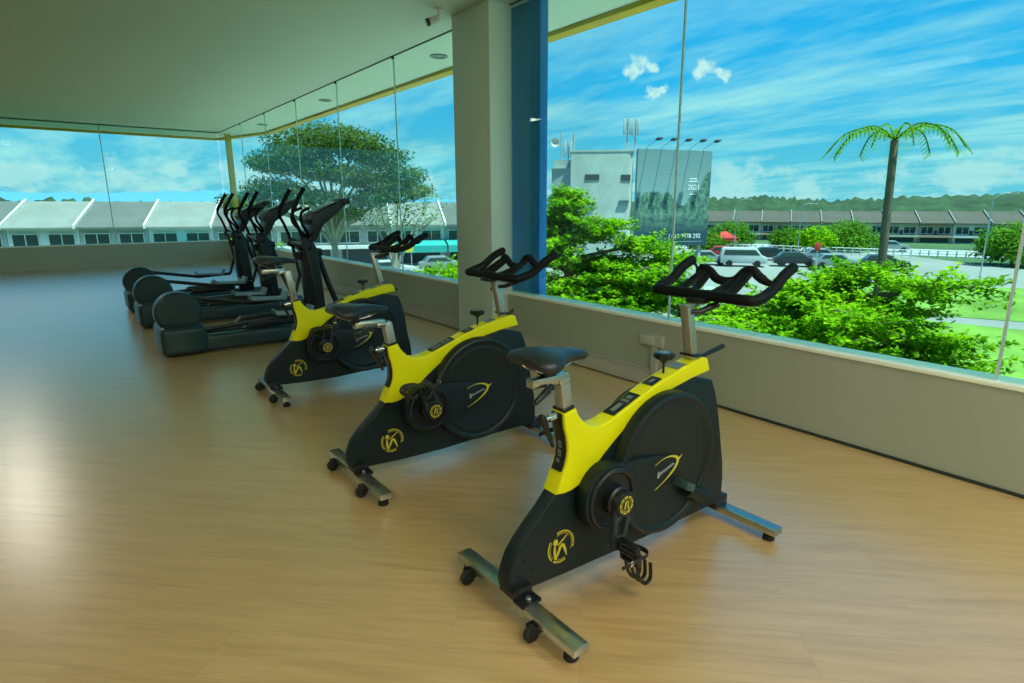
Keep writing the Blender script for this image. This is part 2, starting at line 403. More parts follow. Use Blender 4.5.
# ceiling camera
t = thing('security_camera', 'small white security camera hanging from the ceiling left of the pillar', 'camera', (-5.72, 3.38, CH))
b = NB(); lathe(b, [(.045, 0), (.045, -.012), (.02, -.022), (.012, -.03)], (0, 0, 0), 'Z', 24); tube(b, smoothpath([(0, 0, -.02), (0, 0, -.075), (-.02, -.03, -.10)]), .011, 10); obj('mount', b, camw, t)
aim = Vector((-.35, -.85, -.42)).normalized(); M = Matrix.Translation((-.035, -.055, -.115)) @ aim.to_track_quat('Z', 'Y').to_matrix().to_4x4()
b = NB(); tmp = NB(); lathe(tmp, [(.026, -.07), (.033, -.062), (.035, .05), (.033, .06), (.028, .062)], (0, 0, 0), 'Z', 24); merge(b, tmp, M); obj('housing', b, camw, t)
b = NB(); tmp = NB(); lathe(tmp, [(.0355, .030), (.0375, .032), (.0375, .062), (.0355, .064), (.026, .064), (.024, .058)], (0, 0, 0), 'Z', 24); merge(b, tmp, M); obj('lens_hood', b, dark, t)

# outlet box with conduit
t = thing('outlet_box', 'white square junction box on the low wall beside the front spin bike', 'outlet', (-3.125, YW, .41))
b = NB(); box(b, (0, -.018, .0), (.25, .036, .10), .006); obj('box', b, trunkm, t)
b = NB(); box(b, (-.03, -.038, 0), (.15, .008, .075), .003); obj('face_plate', b, mat('face_plate', (.5, .52, .46), .4), t)
b = NB(); box(b, (.04, -.016, -.225), (.07, .032, .36), .004); obj('conduit', b, trunkm, t)

# ================================================================== SPIN BIKE
YLOW = [(1.031, .791), (.90, .775), (.778, .751), (.69, .730), (.6, .701), (.518, .660), (.437, .612), (.38, .574), (.321, .530), (.27, .495), (.235, .478), (.199, .469), (.165, .468), (.13, .472)]
YTOP = [(1.015, .848), (.981, .857), (.854, .835), (.73, .805), (.632, .776), (.557, .749), (.48, .722), (.42, .701), (.375, .691), (.338, .689), (.305, .696), (.277, .712), (.253, .736), (.235, .760), (.224, .785)]
YREAR = [(.163, .775), (.166, .745), (.169, .719), (.180, .685), (.184, .658), (.187, .63), (.184, .600), (.176, .572), (.165, .549), (.150, .515), (.13, .472)]
BODYREAR = [(.078, .426), (.031, .386), (-.019, .340), (-.060, .292), (-.083, .240), (-.093, .195), (-.088, .165), (-.070, .148), (-.048, .142)]
BODYFRONT = [(1.05, .095), (1.195, .093), (1.213, .110), (1.214, .215), (1.203, .30), (1.185, .375), (1.165, .455), (1.143, .535), (1.120, .61), (1.093, .68), (1.060, .74), (1.031, .791)]
def hwid(y, z):
    a = min(1, max(0, (y - .30) / .55)); c = min(1, max(0, (.80 - z) / .42)); return .033 + .052 * a * a * (3 - 2 * a) * c
def PJ(P, hw=None):   # outline measured on one plane, moved to the plane of the real half width
    out = []
    for y, z in P:
        f = (1.555 - (hw if hw else hwid(y, z))) / 1.48; out.append(((y + 1.18) * f - 1.18, 1.5 - (1.5 - z) * f))
    return out
YLOW = PJ(YLOW); YTOP = PJ(YTOP, .040); YREAR = PJ(YREAR, .038); BODYREAR = PJ(BODYREAR); BODYFRONT = PJ(BODYFRONT)
AX = (.40, .385)      # crank axis
def make_bike():
    t = thing('spin_bike', '', 'exercise bike')
    body = [(y, z + .008) for y, z in YLOW[::-1]]; body = [YREAR[-1]] + BODYREAR + PJ([(.2, .124), (.471, .113), (.80, .098)]) + BODYFRONT[:-1] + [(y, z + .008) for y, z in YLOW[1:-1]]
    b = NB(); prism(b, body, -.074, .074, 'X', .010, 3)
    for v in b.verts: v.co.x *= hwid(v.co.y, v.co.z) / .074
    for (y, z) in ((1.005, .735), (1.06, .59), (1.08, .45), (1.12, .30), (.02, .22), (.05, .175), (.005, .27), (.93, .13)):
        lathe(b, [(.009, .0), (.009, .0025), (.006, .004)], (hwid(y, z) - .001, y, z), 'X', 10)
    obj('body_shell', b, shell, t)
    b = NB(); prism(b, YTOP + YREAR + YLOW[::-1][1:], -.041, .041, 'X', .007, 3); yc = obj('frame_cover', b, yellow, t)
    # stickers on the top of the beam
    def stick(bm, y0, y1, wd, up=.0015, th=.002):
        def zt(y):
            pts = sorted(YTOP)
            for (a, za), (c, zc_) in zip(pts, pts[1:]):
                if a <= y <= c: return za + (zc_ - za) * (y - a) / (c - a)
        n_ = 6; pr = [(y0 + (y1 - y0) * i / n_) for i in range(n_ + 1)]
        prism(bm, [(y, zt(y) + up) for y in pr] + [(y, zt(y) + up + th) for y in pr[::-1]], -wd / 2, wd / 2, 'X')
    gp = mat('sticker_grey', (.16, .19, .17), .5)
    for y0, y1, wd, pr_ in ((.47, .625, .062, ((.585, .605, .028), (.56, .575, .04), (.49, .545, .022))), (.70, .765, .056, ((.72, .745, .018),))):
        b = NB(); stick(b, y0, y1, wd); stk = obj('warning_sticker', b, dark, t)
        for q in pr_: b = NB(); stick(b, *q, .003); obj('printed_mark', b, gp, stk)
    b = NB(); stick(b, .865, .925, .06); obj('grey_plate', b, mat('plate_grey', (.16, .21, .22), .4), t)
    # black strip on the rear of the neck
    b = NB(); ins = [(y, z) for y, z in YREAR if .50 < z < .76]
    prism(b, [(y + .012, z) for y, z in ins] + [(y - .006, z) for y, z in ins[::-1]], -.028, .028, 'X', .003); obj('rear_strip', b, dark, t)
    b = NB()
    for z0, h in ((.555, .016), (.576, .010), (.590, .014), (.612, .010), (.626, .014)):
        ys_ = [min(YREAR, key=lambda q: abs(q[1] - z0 - h * e))[0] for e in (0, 1)]; prism(b, [(ys_[0] - .0065, z0), (ys_[0] - .0085, z0), (ys_[0] - .0085, z0 + h), (ys_[0] - .0065, z0 + h)], -.009, .009, 'X')
    tag(obj('strip_print', b, mat('dim_print', (.16, .2, .2), .5), t), kind='stuff')
    # flywheel cover
    for sx, nm in ((1, 'flywheel_cover'), (-1, 'flywheel_cover')):
        b = NB(); lathe(b, [(.318, .045 * sx), (.318, .082 * sx), (.312, .094 * sx), (.300, .099 * sx), (.288, .096 * sx), (.280, .088 * sx), (.262, .086 * sx), (.256, .0885 * sx), (.250, .086 * sx), (.10, .089 * sx), (.001, .090 * sx)], (0, .765, .422), 'X', 72)
        obj(nm, b, shell2, t)
    # chain guard: round at the crank, running forward to the badge
    def guard(s):
        P = []
        for k in range(22):
            a = radians(62 + k * (236) / 21); P.append((AX[0] + .142 * cos(a), AX[1] + .142 * sin(a)))
        P += [(.55, .262), (.68, .30), (.78, .345), (.835, .385), (.845, .42), (.82, .445), (.74, .472), (.62, .497), (.53, .508)]
        return P
    for sx in (1, -1):
        b = NB(); prism(b, guard(1), .040 * sx, .103 * sx, 'X', .006, 2); obj('chain_guard', b, shell, t)
    b = NB(); lathe(b, [(.128, .100), (.126, .112), (.117, .118), (.106, .116), (.098, .106), (.06, .104), (.001, .104)], (0, *AX), 'X', 56); obj('crank_ring', b, dark, t)
    # crank hub
    b = NB(); lathe(b, [(.060, .10), (.060, .138), (.052, .146), (.052, .168), (.047, .176), (.040, .178), (.001, .1785)], (0, *AX), 'X', 40)
    hub = obj('crank_hub', b, dark, t)
    b = NB(); lathe(b, [(.058, -.10), (.058, -.135), (.04, -.146), (.001, -.147)], (0, *AX), 'X', 40); obj('crank_hub', b, dark, t)
    b = NB()
    for k in range(9):
        a = 2 * pi * k / 9; arc(b, AX, .0335, .0065, a, a + .52, .1772, .0022, 5)
    arc(b, AX, .0255, .0016, 0, 2 * pi, .1772, .0020, 30)
    arc(b, (AX[0] + .002, AX[1] + .006), .009, .0045, -1.2, 2.2, .1782, .0014, 8)
    prism(b, [(AX[0] - .012, AX[1] - .016), (AX[0] - .006, AX[1] - .016), (AX[0] + .0, AX[1] + .014), (AX[0] - .007, AX[1] + .014)], .178, .1797, 'X')
    prism(b, [(AX[0] + .002, AX[1] - .003), (AX[0] + .008, AX[1] - .003), (AX[0] + .016, AX[1] - .017), (AX[0] + .010, AX[1] - .017)], .178, .1797, 'X')
    obj('hub_emblem', b, yprint, hub)
    # body badge: ring of small lettering round a rowing figure
    b = NB(); C = PJ([(.158, .252)])[0]; X = .0335
    for a0, a1, n_ in ((-.35, 1.95, 13), (2.55, 3.9, 8), (4.05, 5.1, 6)):
        for k in range(n_):
            s = (a1 - a0) / n_; arc(b, C, .064, .0075, a0 + s * k, a0 + s * (k + .72), X, .0012, 3)
    arc(b, C, .055, .0014, -.5, 2.0, X, .0012, 18); arc(b, C, .055, .0014, 2.6, 5.1, X, .0012, 18)
    def patch(P): prism(b, [(C[0] + u, C[1] + v) for u, v in P], X, X + .0014, 'X')
    patch([(-.029 + .012 * cos(a), .027 + .013 * sin(a)) for a in [2 * pi * k / 12 for k in range(12)]])
    def ribbon(P):
        Lq, Rq = [], []
        for k, (u, v, wd) in enumerate(P):
            a = P[max(k - 1, 0)]; c = P[min(k + 1, len(P) - 1)]; d = Vector((c[0] - a[0], c[1] - a[1])).normalized()
            Lq.append((u - d.y * wd / 2, v + d.x * wd / 2)); Rq.append((u + d.y * wd / 2, v - d.x * wd / 2))
        for k in range(len(P) - 1): patch([Lq[k], Lq[k + 1], Rq[k + 1], Rq[k]])
    ribbon([(-.019, .010, .004), (.004, .024, .0065), (.032, .042, .003)])
    ribbon([(-.033, .012, .008), (-.033, -.015, .013), (-.028, -.040, .012), (-.023, -.047, .006)]); ribbon([(-.026, -.046, .005), (-.014, -.022, .011), (-.004, .0, .013), (.004, .008, .010), (.012, .002, .013), (.022, -.022, .010), (.029, -.047, .003)])
    obj('round_badge', b, yprint, t)
    # swoosh badge on the chain guard
    b = NB()
    P = [(.655, .448), (.70, .462), (.75, .464), (.79, .452), (.805, .432), (.79, .405), (.75, .375), (.70, .35), (.66, .335)]
    sm = smoothpath([(0, *p) for p in P], 5)
    wv = [.0012 + .0062 * sin(pi * min(1, max(0, (i - 3) / (len(sm) - 6)))) ** 2 for i in range(len(sm))]
    Lp, Rp = [], []
    for i, p in enumerate(sm):
        d = (sm[min(i + 1, len(sm) - 1)] - sm[max(i - 1, 0)]).normalized(); n_ = Vector((0, -d.z, d.y)) * wv[i]
        Lp.append(((p + n_).y, (p + n_).z)); Rp.append(((p - n_).y, (p - n_).z))
    prism(b, Lp + Rp[::-1], .1032, .1046, 'X'); prism(b, [(.80, .44), (.836, .452), (.806, .424)], .1032, .1044, 'X')
    obj('swoosh_badge', b, yprint, t)
    b = NB(); pth = []
    for k in range(46):
        s = k / 45; pth.append((.1042, .675 + .105 * s, .397 + .028 * s + .008 * sin(s * 2 * pi * 7) * (1 - .4 * s)))
    tube(b, pth, .0021, 5); prism(b, [(.672, .385), (.684, .384), (.684, .412), (.676, .415)], .1034, .1048, 'X'); obj('badge_script', b, silverprint, t)
    b = NB(); pth = [(.1036, .648 - .014 * sin(pi * k / 12), .33 + .13 * k / 12) for k in range(13)]; tube(b, pth, .004, 6, flat=.4); obj('badge_groove', b, dark, t)
    # cranks and pedals (origin at the axis, arm pointing down = angle 0)
    def crank(sx):
        b = NB(); X0, X1 = .150 * sx, .170 * sx
        outer = [(-.030, .030), (.030, .030), (.020, -.165), (.010, -.185), (-.010, -.185), (-.020, -.165)]
        prism(b, [(-.050, -.01), (-.030, -.01), (-.018, -.120), (-.016, -.145), (-.036, -.150)], X0, X1, 'X', .003)
        prism(b, [(.050, -.01), (.030, -.01), (.018, -.120), (.016, -.145), (.036, -.150)], X0, X1, 'X', .003)
        prism(b, [(-.050, -.012), (.050, -.012), (.045, -.055), (-.045, -.055)], X0, X1, 'X', .003); lathe(b, [(.050, X0), (.052, X0 + .004 * sx), (.050, X1)], (0, 0, 0), 'X', 28)
        prism(b, [(-.036, -.128), (.036, -.128), (.034, -.160), (.018, -.190), (-.018, -.190), (-.034, -.160)], X0, X1, 'X', .004)
        c = obj('crank_arm', b, mat('crank_grey', (.018, .036, .040), .4), t); c.location = (0, *AX)
        b = NB(); cyl(b, (.16 * sx, 0, 0), (.275 * sx, 0, 0), .009, n=12)
        box(b, (.228 * sx, -.038, 0), (.085, .014, .026), .004); box(b, (.228 * sx, .038, 0), (.085, .014, .026), .004)
        box(b, (.188 * sx, 0, 0), (.014, .09, .024), .004); box(b, (.268 * sx, 0, 0), (.014, .09, .024), .004)
        cyl(b, (.185 * sx, 0, 0), (.272 * sx, 0, 0), .017, n=12)
        p = obj('pedal', b, dark, t)
        b = NB()
        for dx in (.200, .228, .256):
            tube(b, smoothpath([(dx * sx, .045, 0), (dx * sx, .105, .004), (dx * sx, .155, .028), (dx * sx, .150, .064), (dx * sx, .085, .074)], 4), .009, 6, flat=.6)
        tube(b, smoothpath([(.193 * sx, .152, .032), (.228 * sx, .159, .034), (.262 * sx, .152, .032)], 4), .006, 6)
        obj('toe_cage', b, dark, p)
        b = NB(); tube(b, smoothpath([(.186 * sx, .0, -.01), (.184 * sx, .01, .04), (.205 * sx, .03, .068), (.245 * sx, .03, .070), (.272 * sx, .02, .045), (.276 * sx, .005, 0), (.280 * sx, -.006, -.05), (.272 * sx, -.01, -.09)], 5), .010, 6, flat=.25)
        obj('strap', b, rubber, p)
        b = NB(); box(b, (.279 * sx, -.006, -.045), (.007, .022, .016), .002); obj('buckle', b, chrome, p)
        return c, p
    cr, pr = crank(1); cl_, pl_ = crank(-1)
    # stabilisers
    b = NB(); box(b, (0, -.002, .068), (.72, .066, .032), .004)
    obj('rear_stabiliser', b, steel, t)
    b = NB(); box(b, (.01, 1.225, .054), (.72, .066, .032), .004); obj('front_stabiliser', b, steel, t)
    b = NB(); box(b, (0, .0, .106), (.11, .075, .052), .005); box(b, (.07, .0, .090), (.06, .09, .014), .003); obj('mounting_bracket', b, dark, t)
    b = NB(); box(b, (0, 1.20, .095), (.17, .10, .056), .005); obj('mounting_bracket', b, dark, t)
    b = NB(); lathe(b, [(.014, 0), (.014, .008), (.008, .012)], (.078, .0, .097), 'Z', 6); obj('bolt', b, chrome, t); b = NB(); lathe(b, [(.014, 0), (.014, .008), (.008, .012)], (.07, 1.19, .122), 'Z', 6); obj('bolt', b, chrome, t)
    for x in (-.255, .158):
        b = NB(); lathe(b, [(.008, -.012), (.026, -.013), (.031, -.009), (.031, .009), (.026, .013), (.008, .012)], (x, -.052, .031), 'X', 26)
        wl = obj('wheel', b, rubber, t)
        b = NB(); box(b, (x + .018, -.036, .048), (.006, .05, .034), .002); box(b, (x - .018, -.036, .048), (.006, .05, .034), .002); cyl(b, (x - .022, -.052, .031), (x + .022, -.052, .031), .006, n=10)
        lathe(b, [(.017, .0135), (.015, .016), (.004, .016)], (x, -.052, .031), 'X', 16); obj('wheel_fork', b, dark, wl)
    for x, y in ((-.325, .004), (.305, .004), (-.315, 1.225), (.325, 1.225)):
        b = NB(); lathe(b, [(.024, 0), (.027, .005), (.025, .022), (.014, .028), (.014, .042)], (x, y, 0), 'Z', 24); obj('levelling_foot', b, rubber, t)
    # seat post group
    def post(p0, p1, wd):
        b = NB(); p0, p1 = Vector(p0), Vector(p1); d = p1 - p0
        ang = math.atan2(d.y, d.z); box(b, (p0 + p1) / 2, (wd, wd, d.length), .004, rotm(-ang, 0, 0)); return b
    b = NB(); prism(b, [(YREAR[0][0] + .008, YREAR[0][1] + .003), (YTOP[-1][0] - .004, YTOP[-1][1] + .002), (YTOP[-1][0] - .006, YTOP[-1][1] + .012), (YREAR[0][0] + .006, YREAR[0][1] + .012)], -.036, .036, 'X', .003); obj('post_collar', b, dark, t)
    obj('seat_post', post((0, .262, .60), (0, .212, .888), .048), steeld, t)
    b = NB(); box(b, (0, .150, .890), (.042, .17, .034), .004); box(b, (0, .212, .878), (.052, .052, .02), .003); obj('seat_slider', b, steel, t)
    b = NB(); tube(b, [(.01, .15, .872), (.035, .12, .865), (.05, .05, .835)], [.013, .014, .010], 10); lathe(b, [(.018, 0), (.018, -.02)], (.005, .155, .875), 'Z', 16); obj('slider_lever', b, dark, t)
    # saddle: lofted sections from the wide tail to the nose
    sec = [(.026, .060, 1.002, .024), (.034, .100, 1.013, .048), (.058, .122, 1.020, .064), (.095, .124, 1.022, .070), (.135, .104, 1.018, .066), (.175, .076, 1.010, .060), (.22, .052, 1.001, .052), (.26, .040, .993, .046), (.30, .032, .984, .040), (.322, .025, .978, .034), (.336, .012, .972, .020)]
    bm = NB(); rings = []
    for (y, wd, zt, th) in sec:
        ring = []
        for k in range(20):
            a = 2 * pi * k / 20; ca, sa = cos(a), sin(a)
            xx = wd * math.copysign(abs(ca) ** .75, ca); dip = -.010 * (1 - min(1, abs(xx) / (wd + 1e-6))) if wd > .06 else 0
            zz = zt - th / 2 + th / 2 * math.copysign(abs(sa) ** .8, sa) + (dip if sa > 0 else 0) - (abs(xx) ** 2) * 1.6
            ring.append(bm.verts.new((xx, y, zz)))
        rings.append(ring)
    for A, B in zip(rings, rings[1:]):
        for k in range(20): bm.faces.new((A[k], A[(k + 1) % 20], B[(k + 1) % 20], B[k]))
    bm.faces.new(rings[0][::-1]); bm.faces.new(rings[-1]); bmesh.ops.recalc_face_normals(bm, faces=bm.faces)
    sd = obj('saddle', bm, leather, t, 60)
    b = NB()
    for s in (-1, 1): tube(b, smoothpath([(.035 * s, .06, .955), (.026 * s, .10, .932), (.022 * s, .19, .930), (.012 * s, .27, .950)], 5), .0042, 8)
    obj('saddle_rail', b, chrome, sd)
    b = NB(); box(b, (0, .145, .925), (.062, .045, .036), .006); cyl(b, (-.036, .145, .925), (.036, .145, .925), .009, n=12); cyl(b, (0, .145, .945), (0, .145, .895), .02, n=16); obj('saddle_clamp', b, dark, sd)
    # pull pin lever behind the neck
    b = NB(); tube(b, smoothpath([(.0, .112, .748), (.0, .128, .738), (.0, .150, .69), (.0, .178, .625)], 5), [.015, .018, .019, .019, .018, .017, .016, .015, .013, .012, .011, .010, .009, .008, .008, .008], 10); obj('neck_lever', b, dark, t)
    b = NB(); cyl(b, (0, .195, .742), (0, .125, .740), .010, n=14); lathe(b, [(.016, -.02), (.016, .012)], (0, .175, .742), 'Y', 14); obj('lever_pin', b, chrome, t)
    # handlebar post group
    obj('handlebar_post', post((0, 1.030, .70), (0, .944, 1.075), .044), steeld, t)
    b = NB(); prism(b, [(.965, .852), (1.03, .847), (1.03, .856), (.965, .862)], -.04, .04, 'X', .003); obj('post_collar', b, dark, t)
    b = NB(); box(b, (0, .985, 1.082), (.046, .13, .016), .004, rotm(radians(3), 0, 0)); obj('handlebar_slider', b, steel, t)
    b = NB(); tube(b, [(.02, .95, 1.055), (.045, .985, 1.058), (.075, 1.06, 1.085)], [.010, .013, .015], 10); cyl(b, (-.022, .955, 1.035), (-.05, .95, 1.033), .011, n=12); obj('height_lever', b, dark, t)
    b = NB(); tube(b, [(0, 0, 0), (.004, .05, .004), (.01, .19, .03)], [.013, .010, .012], 10); obj('post_lever', b, dark, t, loc=None).location = (.01, 1.02, .835)
    b = NB(); cyl(b, (0, .806, .80), (0, .806, .865), .0055, n=10); lathe(b, [(.012, -.03), (.016, -.02), (.036, -.014), (.041, -.008), (.041, .008), (.036, .013), (.001, .014)], (0, .806, .878), 'Z', 32)
    for k in range(10):
        a = 2 * pi * k / 10; cyl(b, (.039 * cos(a), .806 + .039 * sin(a), .869), (.039 * cos(a), .806 + .039 * sin(a), .887), .006, n=8)
    kn = obj('resistance_knob', b, dark, t)
    b = NB(); lathe(b, [(.024, .013), (.024, .0152)], (0, .806, .878), 'Z', 24); obj('knob_cap', b, mat('knob_cap_grey', (.15, .2, .22), .25), kn)
    # handlebar: rear crossbar with two horns, wavy front bar and inner grips
    b = NB()
    H = [(-.262, 1.335, .125), (-.263, 1.25, .090), (-.262, 1.17, .036), (-.263, 1.10, .012), (-.255, 1.05, .0), (-.22, 1.03, 0), (-.10, 1.03, 0), (.10, 1.03, 0), (.22, 1.03, 0), (.255, 1.05, 0), (.263, 1.10, .012), (.262, 1.17, .036), (.263, 1.25, .090), (.262, 1.335, .125)]
    zb = 1.122
    pth = smoothpath([(x, y, z + zb) for x, y, z in H], 5); n_ = len(pth)
    tube(b, pth, [.016] + [.0235] * (n_ - 2) + [.016], 14)
    hb = obj('handlebar', b, foam, t)
    b = NB()
    W = [(-.255, 1.325, .118), (-.215, 1.30, .085), (-.185, 1.27, .072), (-.14, 1.245, .092), (-.095, 1.235, .082), (-.055, 1.235, .050), (0, 1.24, .042), (.045, 1.24, .056), (.085, 1.24, .094), (.12, 1.245, .100), (.155, 1.25, .072), (.20, 1.26, .050), (.235, 1.28, .060), (.255, 1.325, .118)]
    pth = smoothpath([(x, y, z + zb) for x, y, z in W], 5)
    tube(b, pth, [.006 + .015 * min(1, max(0, (i - 6) / 8)) * min(1, max(0, (len(pth) - 7 - i) / 8)) for i in range(len(pth))], 10)
    obj('front_bar', b, foam, hb)
    for (x0, x1, z1, wd) in ((-.15, -.125, .088, .026), (-.075, -.100, .080, .023), (.03, .045, .056, .025), (.105, .105, .094, .028)):
        b = NB(); tube(b, smoothpath([(x0, 1.03, zb), (x0 * .97 + x1 * .03, 1.09, zb + .006), ((x0 + x1) / 2, 1.16, zb + z1 * .45), (x1, 1.24, zb + z1)], 5), wd, 10, flat=.5); obj('inner_grip', b, foam, hb)
    for s in (-1, 1):
        b = NB(); tube(b, smoothpath([(.228 * s, 1.04, zb), (.240 * s, 1.12, zb + .015), (.248 * s, 1.22, zb + .07), (.256 * s, 1.32, zb + .118)], 5), .005, 8); obj('side_rod', b, dark, hb)
    b = NB(); box(b, (0, 1.02, zb - .022), (.09, .06, .026), .006); obj('bar_clamp', b, dark, hb)
    return t
def crank_to(root, ang, pang):
    """set both cranks: ang = angle of the right arm from straight down towards the front"""
    arms = [c for c in root.children if c.name.startswith('crank_arm')]; peds = [c for c in root.children if c.name.startswith('pedal')]
    for i, (a, p) in enumerate(zip(sorted(arms, key=lambda o: o.name), sorted(peds, key=lambda o: o.name))):
        th = ang + pi * i
        a.rotation_euler = (th, 0, 0); p.location = (0, AX[0] + .17 * sin(th), AX[1] - .17 * cos(th)); p.rotation_euler = (pang, 0, 0)
bike = make_bike(); bike.location = (-1.555, 1.18, 0)
bike['label'] = 'nearest yellow and black spin bike, largest, one pedal hanging down'; bike['group'] = 'spin bikes'
other = []
for (x, y, lab) in ((-2.94, 1.14, 'middle yellow and black spin bike, standing in front of the pillar'), (-4.83, 1.22, 'farthest yellow and black spin bike with raised saddle, beside the cross trainers')):
    c = copy_tree(bike); c.location = (x, y, 0); c['label'] = lab; other.append(c)
crank_to(bike, radians(-9), radians(-78)); crank_to(other[0], radians(198), radians(160)); crank_to(other[1], radians(172), radians(170))
def shift(root, names, d):
    for c in root.children:
        if c.name.split('.')[0] in names: c.location = Vector(c.location) + Vector(d)
bars = ('handlebar_post', 'handlebar', 'handlebar_slider', 'height_lever'); seats = ('seat_post', 'saddle', 'seat_slider', 'slider_lever')
shift(other[0], bars, (0, .0, -.03)); shift(other[0], ('handlebar',), (0, -.13, .004)); shift(other[0], ('saddle',), (0, -.115, 0)); shift(other[0], ('seat_slider', 'slider_lever'), (0, -.035, 0))
shift(other[1], bars, (0, -.03, .025)); shift(other[1], seats, (0, -.03, .12)); shift(other[1], ('saddle',), (0, -.045, 0)); shift(other[1], ('seat_slider', 'slider_lever'), (0, -.04, 0))
for c in other[0].children:
    if c.name.startswith('post_lever'): c.rotation_euler = (0, 0, 0); c.scale = (1, .22, 1)
    if c.name.startswith('handlebar') and len(c.children): c.rotation_euler = (radians(0), 0, 0)
for c in other[1].children:
    if c.name.startswith('post_lever'): c.rotation_euler = (radians(-48), 0, 0); c.scale = (1, .55, 1)
# the small box sticking out of the shell of the nearest bike
b = NB(); box(b, (.118, .835, .315), (.085, .062, .036), .003, rotm(radians(-28), 0, 0)); obj('power_plug', b, mat('plug_teal', (.035, .075, .075), .4), bike)
b = NB(); tube(b, [(.11, .87, .275), (.11, 1.0, .205)], [.030, .034], 14); obj('plug_barrel', b, shell, bike)

# ================================================================== CROSS TRAINERS
def make_elliptical():
    t = thing('elliptical_trainer', '', 'cross trainer')
    for s in (-1, 1):
        b = NB(); box(b, (.20 * s, -.05, .105), (.13, 2.0, .17), .035, None, 4); obj('base_rail', b, ellbase, t)
        b = NB(); prism(b, [(-.42, .215), (-.36, .275), (.18, .290), (.24, .270), (.22, .235), (-.30, .205)], .15 * s, .25 * s, 'X', .012, 3)
        obj('stride_arm', b, dark, t)
    b = NB(); box(b, (0, -1.0, .16), (.62, .42, .30), .06, None, 4); obj('rear_housing', b, ellbase, t)
    b = NB(); box(b, (0, .93, .05), (.60, .12, .10), .03); box(b, (0, .55, .06), (.30, .8, .09), .02); obj('base_frame', b, ellbase, t)
    b = NB(); lathe(b, [(.19, -.09), (.22, -.07), (.22, .07), (.19, .09)], (0, -1.0, .42), 'X', 48); obj('drive_housing', b, ellbase, t)
    for s, dy, dz in ((1, .10, .33), (-1, -.05, .46)):
        b = NB(); tube(b, [(.20 * s, -.98, dz + .10 - .2 * (s > 0)), (.20 * s, dy - .15, dz - .04), (.20 * s, dy + .32, dz - .02)], .024, 10); obj('pedal_arm', b, dark, t)
        b = NB(); prism(b, [(dy - .18, dz - .01), (dy + .20, dz - .03), (dy + .24, dz + .06), (dy + .20, dz + .07), (dy + .18, dz), (dy - .16, dz + .02), (dy - .18, dz + .05), (dy - .20, dz + .05)], .20 * s - .085, .20 * s + .085, 'X', .006); obj('foot_pedal', b, pedblue, t)
        b = NB(); tube(b, [(.20 * s, dy + .32, dz - .02), (.22 * s, .36, .70), (.22 * s, .30, 1.08)], .020, 10); obj('link_rod', b, dark, t)
    # mast
    b = NB(); prism(b, [(.34, .12), (.56, .12), (.53, .6), (.50, 1.02), (.44, 1.14), (.34, 1.14), (.315, 1.02), (.33, .5)], -.075, .075, 'X', .02, 3); obj('mast', b, dark, t)
    b = NB(); tube(b, [(.0, .50, 1.02), (.0, .62, .60), (.0, .80, .10)], .034, 12); obj('mast_brace', b, dark, t)
    b = NB(); cyl(b, (-.26, .30, 1.09), (.26, .30, 1.09), .036, n=18); cyl(b, (-.27, .30, 1.09), (-.20, .30, 1.09), .052, n=18); cyl(b, (.20, .30, 1.09), (.27, .30, 1.09), .052, n=18); box(b, (0, .36, 1.07), (.20, .16, .12), .03); box(b, (0, .50, .98), (.14, .12, .09), .02); obj('pivot_tube', b, dark, t)
    # moving handles
    for s in (-1, 1):
        b = NB(); pth = smoothpath([(.235 * s, .30, 1.10), (.24 * s, .235, 1.30), (.25 * s, .19, 1.42), (.25 * s, .24, 1.54), (.24 * s, .335, 1.70)], 6); n_ = len(pth)
        tube(b, pth, [.017] * 14 + [.024] * (n_ - 15) + [.030], 12); obj('moving_handle', b, foam, t)
    # fixed handles
    b = NB(); 
    for s in (-1, 1): tube(b, smoothpath([(.03 * s, .42, 1.13), (.10 * s, .38, 1.22), (.16 * s, .31, 1.33), (.16 * s, .32, 1.44), (.12 * s, .42, 1.49)], 5), .017, 10)
    obj('fixed_handle', b, foam, t)
    # console
    b = NB(); prism(b, [(.40, 1.12), (.46, 1.12), (.56, 1.30), (.70, 1.40), (.84, 1.52), (.84, 1.575), (.80, 1.585), (.44, 1.42), (.41, 1.36), (.44, 1.30)], -.17, .17, 'X', .014, 3); co = obj('console', b, dark, t)
    b = NB(); box(b, (0, .61, 1.503), (.26, .28, .008), .002, rotm(radians(24.6), 0, 0)); obj('screen', b, screenm, co)
    b = NB(); box(b, (0, .84, 1.565), (.38, .09, .07), .014, rotm(radians(10), 0, 0)); obj('book_rest', b, dark, co)
    b = NB(); lathe(b, [(.04, 0), (.045, .09), (.041, .09), (.036, .01)], (0, .30, .90), 'Z', 24); obj('bottle_cage', b, dark, t)
    return t
el = make_elliptical(); el.location = (-7.05, 1.90, 0); el['group'] = 'cross trainers'
el['label'] = 'nearest black cross trainer, standing behind the farthest spin bike'
for x, lab in ((-8.95, 'middle black cross trainer in the row by the window'), (-10.35, 'farthest black cross trainer, cut by the left side of the photo')):
    c = copy_tree(el); c.location = (x, 1.90, 0); c['label'] = lab

